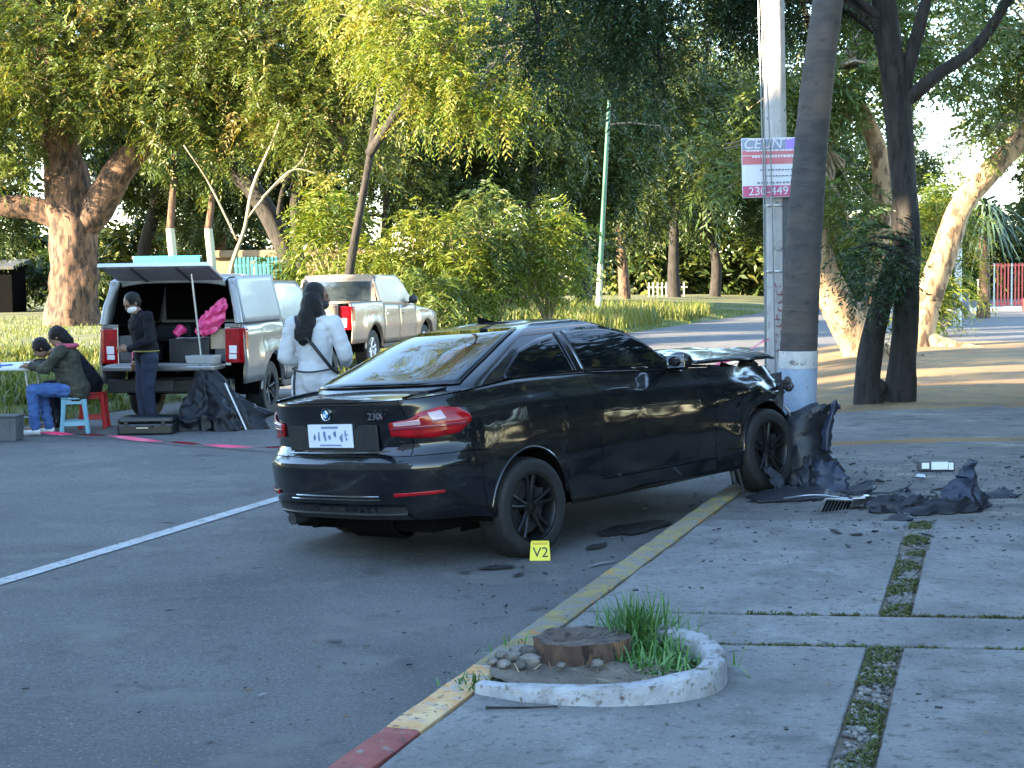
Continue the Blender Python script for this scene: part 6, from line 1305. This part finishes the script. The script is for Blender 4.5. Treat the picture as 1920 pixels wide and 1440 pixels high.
# wreckage on the pavement
mat_shard = M('broken black plastic', (0.006, 0.007, 0.010), 0.45, (0.014, 0.016, 0.022), 9, spec=.35); mat_blueshard = M('dark blue-grey plastic', (0.013, 0.018, 0.034), 0.45, (0.022, 0.03, 0.05), 6, spec=.4)
def shell_piece(name, label, outline, depth, loc, rz, mat, cat='car part', n=16, bend=.12, seed=0, thick=.008, crumple=.04, flat=35):
    """crumpled curved sheet: outline gives (z, left, right) rows"""
    zs = np.array([o_[0] for o_ in outline]); rows = []
    for z in np.linspace(zs[0], zs[-1], n):
        a, b = np.interp(z, zs, [o_[1] for o_ in outline]), np.interp(z, zs, [o_[2] for o_ in outline]); row = []
        for k in np.linspace(0, 1, 14):
            x = a + (b - a) * k; row.append((x + .3 * crumple * nz(z * 7, k * 4, seed) + (abs(2 * k - 1) ** 3) * .05 * (nz(z * 31, k * 3, seed + 9) + .5 * nz(z * 70, k, seed)), depth * (z - zs[0]) - bend * math.sin(k * math.pi) + crumple * nz(x * 9, z * 9, seed + 3) + crumple * .8 * nz(x * 20, z * 20, seed + 5), z + crumple * .3 * nz(x * 9, z * 4, seed + 8) + (z > zs[-1] * .85) * .05 * nz(x * 34, seed, 2)))
        rows.append(row)
    mb = MB(); mb.grid(rows); o = mb.build(name, mat, None, smooth=flat, fix=False, loc=loc, rot=(0, 0, rz)); md = o.modifiers.new('thick', 'SOLIDIFY'); md.thickness = thick; return tag(o, label, cat)
shell_piece('bumper_cover', 'torn black front bumper cover standing against the palm trunk foot', [(0, -.16, .30), (.06, -.15, .40), (.14, -.14, .41), (.22, -.14, .35), (.33, -.13, .28), (.45, -.12, .26), (.55, -.10, .285), (.62, .04, .31), (.67, .20, .335)], .16, (2.22, 12.2, .10), R(-6), mat_shard, seed=1, bend=.13, crumple=.022, n=26, flat=30)
shell_piece('bumper_edge', 'curled black edge strip at the right end of the torn bumper cover', [(.30, .20, .27), (.45, .20, .275), (.58, .24, .31), (.70, .29, .345)], .2, (2.23, 12.12, .10), R(-6), mat_blueshard, seed=4, bend=.05, crumple=.012, n=14)
shell_piece('bumper_flap', 'flared lower flap in front of the torn bumper cover', [(0, -.05, .38), (.08, .02, .40), (.16, .05, .36), (.24, .10, .30)], .5, (2.22, 12.02, .10), R(-14), mat_blueshard, seed=7, bend=.05, crumple=.03, n=14, flat=30)
for k, (x_, y_, z_, a_, w_, h_, lab_) in enumerate([(2.34, 11.95, .12, 20, .30, .26, 'upright torn black grille frame in front of the bumper cover'), (2.62, 11.75, .11, -35, .22, .10, 'torn black strip lying right of the bumper cover'), (2.05, 11.75, .14, 60, .25, .18, 'broken black undertray corner touching the front wheel'), (2.9, 11.3, .115, 10, .26, .07, 'flat torn black panel between bumper cover and blue-grey heap'), (3.62, 11.5, .11, -20, .30, .06, 'flat torn black panel behind the blue-grey heap'), (3.75, 10.9, .115, 30, .28, .05, 'flat dark panel at the right edge beside the blue-grey heap'), (2.62, 10.45, .12, -8, .20, .04, 'thin dark strip lying on the near slab joint')]):
    shell_piece('torn_trim', lab_, [(0, -w_ * .5, w_ * .45), (h_ * .4, -w_ * .4, w_ * .5), (h_ * .8, -w_ * .1, w_ * .35), (h_, .0, w_ * .2)], .6 if h_ > .15 else 2.5, (x_, y_, z_), R(a_), mat_shard, seed=30 + k, bend=.03, crumple=.05 if h_ > .08 else .025, n=12, flat=20)
for k in range(5):
    p_ = [Vector((2.2 + .25 * k, 11.3 + .1 * k, .13))]
    for q_ in range(6): p_.append(p_[-1] + Vector((rng.uniform(-.08, .14), rng.uniform(-.07, .07), rng.uniform(-.01, .03))))
    for q_ in p_: q_.z = max(.125, q_.z)
    mb = MB(); mb.tube(spline(p_, 20), .005, 5); tag(mb.build('loose_cable', mat_blackplastic, None, smooth=60), 'loose black cable among the wreckage on the pavement', 'cable', 'loose cables of the wreck')
shell_piece('bumper_liner', 'flat black liner piece lying under the front wheel', [(0, -.30, .25), (.02, -.33, .33), (.045, -.2, .36), (.06, .1, .30)], 5.0, (2.1, 11.45, .125), R(14), mat_shard, seed=6, bend=.02, crumple=.02)
shell_piece('wing_liner', 'crumpled dark blue-grey wheel liner heap at the right edge', [(0, -.19, .22), (.08, -.17, .20), (.16, -.10, .14), (.24, -.01, .12), (.30, .03, .09), (.345, .05, .075)], .25, (3.22, 11.0, .115), R(8), mat_blueshard, seed=12, bend=.14, crumple=.07, n=24, flat=20)
shell_piece('splash_guard', 'long flat black strip in front of the dark blue-grey heap', [(0, -.32, .30), (.04, -.25, .36), (.09, .05, .38)], 1.2, (3.0, 10.72, .122), R(12), mat_shard, seed=15, bend=.02, crumple=.03)
shell_piece('grille_piece', 'broken black grille piece lying among the debris', [(0, -.22, .18), (.06, -.25, .22), (.11, -.1, .18)], 1.0, (2.72, 10.8, .12), R(-12), mat_shard, seed=19, bend=.03, crumple=.05)
t = thing('headlamp', 'smashed headlamp with bright bowl lying in front of the torn bumper cover', 'car part', (2.52, 11.12, .115), rz=R(25)); mb = MB(); mb.prism([(-.14, -.05), (.10, -.07), (.16, .0), (.08, .08), (-.10, .06)], 0, .075, inset=.2); mb.build('housing', mat_blackplastic, t, bevel=.01)
mb = MB(); mb.lathe([(.001, .055), (.02, .058), (.04, .078), (.042, .082)], 16, c=(.02, -.02, 0)); mb.build('reflector', mat_chrome, t, smooth=60); mb = MB(); mb.prism([(-.12, -.055), (-.02, -.07), (.0, -.02), (-.09, .0)], .07, .078); mb.build('lens', mat_clearlens, t)
t = thing('radiator_grille', 'broken kidney grille half with upright slats by the flat black liner', 'car part', (2.30, 10.98, .12), rot=(R(-62), R(8), R(30)))
mb = MB(); mb.tube([(-.13, -.08, 0), (-.15, .0, .01), (-.11, .085, 0), (.10, .09, .0), (.15, .0, .01), (.11, -.085, 0), (-.13, -.08, 0)], .009, 6); mb.build('frame', mat_satin, t, smooth=60)
for k in range(8): mb = MB(); mb.box((-.105 + k * .03, 0, .0), (.007, .15, .018)); mb.build('slat', mat_trimgloss, t)
mb = MB(); mb.tube(spline([(2.0, 11.35, .15), (2.2, 11.22, .19), (2.45, 11.3, .15), (2.7, 11.18, .13)], 16), .012, 6, flat=.6); tag(mb.build('metal_strut', mat_satin, None, smooth=60), 'bent bright metal strut lying beside the smashed headlamp', 'car part')
t = thing('lamp_module', 'broken white headlamp module lying on the dusty pavement', 'car part', (3.60, 13.1, .11), rz=R(-2)); mb = MB(); mb.box((0, 0, .05), (.30, .12, .085)); mb.build('housing', mat_greypl, t, bevel=.012); mb = MB(); mb.box((.02, -.063, .055), (.14, .006, .065)); mb.box((-.10, -.063, .055), (.06, .006, .05)); mb.box((.115, -.063, .05), (.04, .006, .06)); mb.build('white_label', mat_paper, t)
mat_glint = M('mirror shard', (0.7, 0.72, 0.75), 0.08, metal=1.0)
for k, (x, y, a, s_) in enumerate([(2.48, 11.2, .3, .055), (2.50, 11.05, -.2, .05), (3.32, 12.55, .1, .05), (2.30, 11.15, .5, .03)]):
    mb = MB(); mb.prism([(-s_, -s_ * .5), (s_ * .8, -s_ * .6), (s_, s_ * .4), (-s_ * .2, s_ * .6)], 0, .010); tag(mb.build('mirror_shard', mat_glint, None, loc=(x, y, .14), rot=(R(22), R(5), a)), ['bright mirror shard right of the torn bumper cover', 'bright mirror shard in front of the torn bumper cover', 'bright shard left of the white headlamp module', 'small bright shard at the flat black liner'][k], 'shard', 'bright shards of the wreck')
rg = np.random.default_rng(77); SM = []
for k in range(7):
    mb = MB(); n_ = 5; a = np.sort(rg.uniform(0, 6.28, n_)); pl_ = [(math.cos(q) * rg.uniform(.4, 1), math.sin(q) * rg.uniform(.3, .8)) for q in a]; mb.prism(pl_, 0, .25); SM.append(mb.mesh('shard', mat_shard if k < 5 else mat_torn))
for k in range(70):
    y = rg.uniform(9.4, 14.6) if k < 55 else rg.uniform(8, 12); x = (rg.uniform(2.2, 4.6) if k < 55 else rg.uniform(1.6, 3.4)) + (y - 11) * .12
    if (x - .3) < edge_right(y): x += .6
    o = mobj('debris_shard', SM[k % 7]); s_ = rg.uniform(.015, .05) * (1 if k < 55 else .7); o.location = (x, y, .118); o.scale = (s_ * 1.6, s_, s_); o.rotation_euler = (rg.uniform(-.4, .4), rg.uniform(-.4, .4), rg.uniform(0, 6.3))
    tag(o, 'small black shard scattered over the pavement near the wreck' if k % 7 < 5 else 'small grey metal shard scattered over the pavement near the wreck', 'shard', 'black shards' if k % 7 < 5 else 'grey metal shards')
mb = MB()
for k in range(900):
    q = rg.random()
    if q < .6: y = rg.normal(11.6, 1.5); x = rg.normal(3.1, .75)
    elif q < .8: y = rg.uniform(5.2, 14); x = edge_right(y) + rg.uniform(.3, 3.0)
    else: y = rg.uniform(6, 14); x = edge_right(y) - abs(rg.normal(0, .7)) - .1
    onp = x > edge_right(y) + .2
    if not onp and x > edge_right(y): continue
    z = .121 if onp else .014; s_ = rg.uniform(.004, .013); a = rg.uniform(0, 6.28); mb.box((x, y, z + s_ * .2), (s_ * 2.2, s_, s_ * .5), rot=(0, rg.uniform(-.4, .4), a), mi=int(rg.integers(0, 3)))
tag(mb.build('debris_crumbs', [mat_shard, mat_torn, mat_stone], None, fix=False), kind='stuff')
mb = MB(); mat_dryleaf = M('dry leaf', (0.12, 0.075, 0.03), 0.8, (0.22, 0.13, 0.05), 5)
for k in range(420):
    if k < 200: x, y = rg.uniform(-4.5, .6), rg.uniform(5.4, 18); z = .018
    else: y = rg.uniform(5.2, 30); x = edge_right(y) + .25 + abs(rg.normal(0, 3)); z = .126
    if k < 200 and x > edge_right(y) - .05: continue
    s_ = rg.uniform(.008, .024); a = rg.uniform(0, 6.28); c_, sn = math.cos(a), math.sin(a); mb.add([(x - c_ * s_, y - sn * s_, z), (x + sn * s_ * .4, y - c_ * s_ * .4, z + s_ * .3), (x + c_ * s_, y + sn * s_, z + .004), (x - sn * s_ * .4, y + c_ * s_ * .4, z + s_ * .3)], [(0, 1, 2, 3)])
tag(mb.build('leaf_litter', mat_dryleaf, None, fix=False), kind='stuff')

# far street furniture
mat_greenpaint = M('green pole paint', (0.012, 0.07, 0.045), 0.5, (0.018, 0.09, 0.055), 4); mat_paleband = M('pale trunk paint and sunlit post', (0.36, 0.37, 0.27), 0.7)
t = thing('street_lamp', 'slightly leaning green lamp post with its foot coloured as sunlit on the grass', 'lamp post', (3.25, 58, .45))
mb = MB(); mb.tube([(0, 0, -.1), (.12, 0, 1.85)], [.115, .105], 14); mb.build('sunlit_foot', mat_paleband, t, smooth=60); mb = MB(); mb.tube([(.12, 0, 1.851), (.47, 0, 7.4), (.50, 0, 7.9)], [.10, .075, .06], 14); mb.build('post', mat_greenpaint, t, smooth=60)  # pale colour of the foot stands in for sun on the lower post
mb = MB(); mb.tube([(.46, 0, 7.0), (1.2, -.1, 7.05), (2.4, -.2, 6.9)], [.05, .04, .03], 8); mb.build('arm', mat_blackplastic, t, smooth=60)
mat_turq = M('turquoise paint', (0.03, 0.30, 0.32), 0.5, (0.025, 0.25, 0.28), 3, random_v=.12); mat_whitepost = M('white post', (.46, .45, .42), .8)
t = thing('slat_fence', 'turquoise upright slat fence between the two pickups', 'fence', (-9.9, 56, verge_z(-9.9, 56) - .1))
for k in range(15): mb = MB(); mb.box((k * .145, 0, 1.1), (.085, .03, 2.2)); mb.build('slat', mat_turq, t, bevel=.006, bseg=1)
for z in (.35, 1.9): mb = MB(); mb.box((1.0, .03, z), (2.15, .03, .08)); mb.build('rail', mat_whitepost, t)
t = thing('panel_gate', 'plain turquoise panel gate above the open pickup canopy', 'gate', (-13.6, 56, verge_z(-13.6, 56) - .1))
for k in range(3): mb = MB(); mb.box((.4 + k * .805, 0, 1.15), (.80, .05, 2.3)); mb.build('panel', mat_turq, t, bevel=.01)
mb = MB(); mb.box((1.2, .06, 2.25), (2.5, .05, .10)); mb.build('rail', mat_whitepost, t)
mat_tanwall = M('tan wall', (0.20, 0.13, 0.08), 0.9, (0.27, 0.18, 0.11), 1.5, bump=.4, bscale=10)
t = thing('low_building', 'low tan building behind the turquoise fence', 'building', (-8.3, 60, .1)); mb = MB(); mb.box((0, 0, 1.3), (5.5, 4, 2.6)); mb.build('wall', mat_tanwall, t); mb = MB(); mb.box((0, 0, 2.75), (5.9, 4.4, .28)); mb.build('roof', mat_tanwall, t, bevel=.04)
mb = MB(); mb.box((-1.2, -2.02, 1.5), (1.0, .06, .9)); mb.build('window', mat_glass, t)
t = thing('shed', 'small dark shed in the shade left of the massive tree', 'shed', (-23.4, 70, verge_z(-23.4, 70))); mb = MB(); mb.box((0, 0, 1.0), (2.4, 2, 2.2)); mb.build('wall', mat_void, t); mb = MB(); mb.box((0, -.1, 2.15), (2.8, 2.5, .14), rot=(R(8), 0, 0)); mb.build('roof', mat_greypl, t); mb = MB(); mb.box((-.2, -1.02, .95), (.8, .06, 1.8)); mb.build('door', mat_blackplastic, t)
for k, (x, y, h_, lb) in enumerate([(-12.3, 56.5, 4.6, 'left slim tree with a white painted trunk above the pickup canopy'), (-11.1, 57.5, 4.2, 'right slim tree with a white painted trunk above the pickup canopy')]):
    zb = verge_z(x, y); t = thing('slim_tree', lb, 'tree', (x, y, zb), group='slim trees with white trunks'); mb = MB(); bark_tube(mb, [(0, 0, -.2), (.05, 0, 1.5), (-.05, 0, 3.2)], [.2, .17, .15], 10, 14); mb.build('painted_trunk', mat_paleband, t, smooth=180, fix=False)
    mb = MB(); bark_tube(mb, [(-.05, 0, 3.201), (.1, 0, h_), (.3, 0, h_ + 2)], [.15, .12, .05], 10, 10); mb.build('trunk', mat_bark, t, smooth=180, fix=False)
    me, C = crown_mesh('crown', [(0, 0, h_ + 1.8, 1.6, 1.4, 1.2, 30)], leaf_mid, L=.6, k=10, ll=.24, lw=.07, seed=401 + k); mobj('crown', me, t)
mat_rail = M('red railing paint', (0.45, 0.05, 0.04), 0.5, (0.55, 0.10, 0.07), 4)
t = thing('railing', 'red upright railings of a gate far down the street at the right edge', 'railing', (23.4, 75, .0))
for k in range(16): mb = MB(); mb.box((k * .17, 0, 1.1), (.07, .05, 2.2)); mb.build('bar', mat_rail if k % 5 else mat_whitepost, t)
for z in (.25, 2.1): mb = MB(); mb.box((1.3, .04, z), (2.8, .05, .09)); mb.build('rail', mat_rail, t)
mb = MB(); mb.box((0, 0, .35), (2.4, .12, .55), rot=(0, R(-12), 0)); tag(mb.build('barrier_board', mat_rail, None, loc=(23.6, 68, .2), bevel=.02), 'tilted red barrier board in front of the red railings', 'barrier')
mb = MB(); mb.lathe([(.001, 0), (.33, 0), (.36, .3), (.33, .6), (.36, .85), (.30, .9), (.001, .9)], 18); tag(mb.build('barrel', M('dark blue drum', (.03, .05, .10), .5), None, smooth=40, loc=(19.2, 66, .0)), 'dark blue drum at the far street corner left of the yucca', 'barrel')
mb = MB(); mb.box((0, 0, .7), (.16, .16, 1.4)); mb.box((0, 0, 1.44), (.22, .22, .08)); tag(mb.build('gate_post', mat_whitepost, None, loc=(20.3, 67, 0), bevel=.02), 'short white gate post beside the dark blue drum', 'post')
mb = MB(); mb.tube([(0, 0, -.1), (.05, 0, 4.8)], [.13, .10], 10); tag(mb.build('white_pole', mat_whitepost, None, smooth=60, loc=(15.0, 52, 0)), 'pale utility pole among the leaves right of the twin trunks', 'pole')
kb = MB(); kb.box((0, 0, .08), (11, .35, .22)); tag(kb.build('far_kerb', mat_whitepost, None, loc=(21.5, 71, 0), bevel=.03), kind='structure')
t = thing('picket_fence', 'white picket fence far away in the shade beyond the road', 'fence', (8.2, 92, .35))
for k in range(9): mb = MB(); mb.box((k * .26, 0, .55), (.09, .03, 1.1)); mb.build('picket', mat_planter, t)
mb = MB(); mb.box((1.1, .03, .8), (2.4, .03, .08)); mb.build('rail', mat_planter, t)
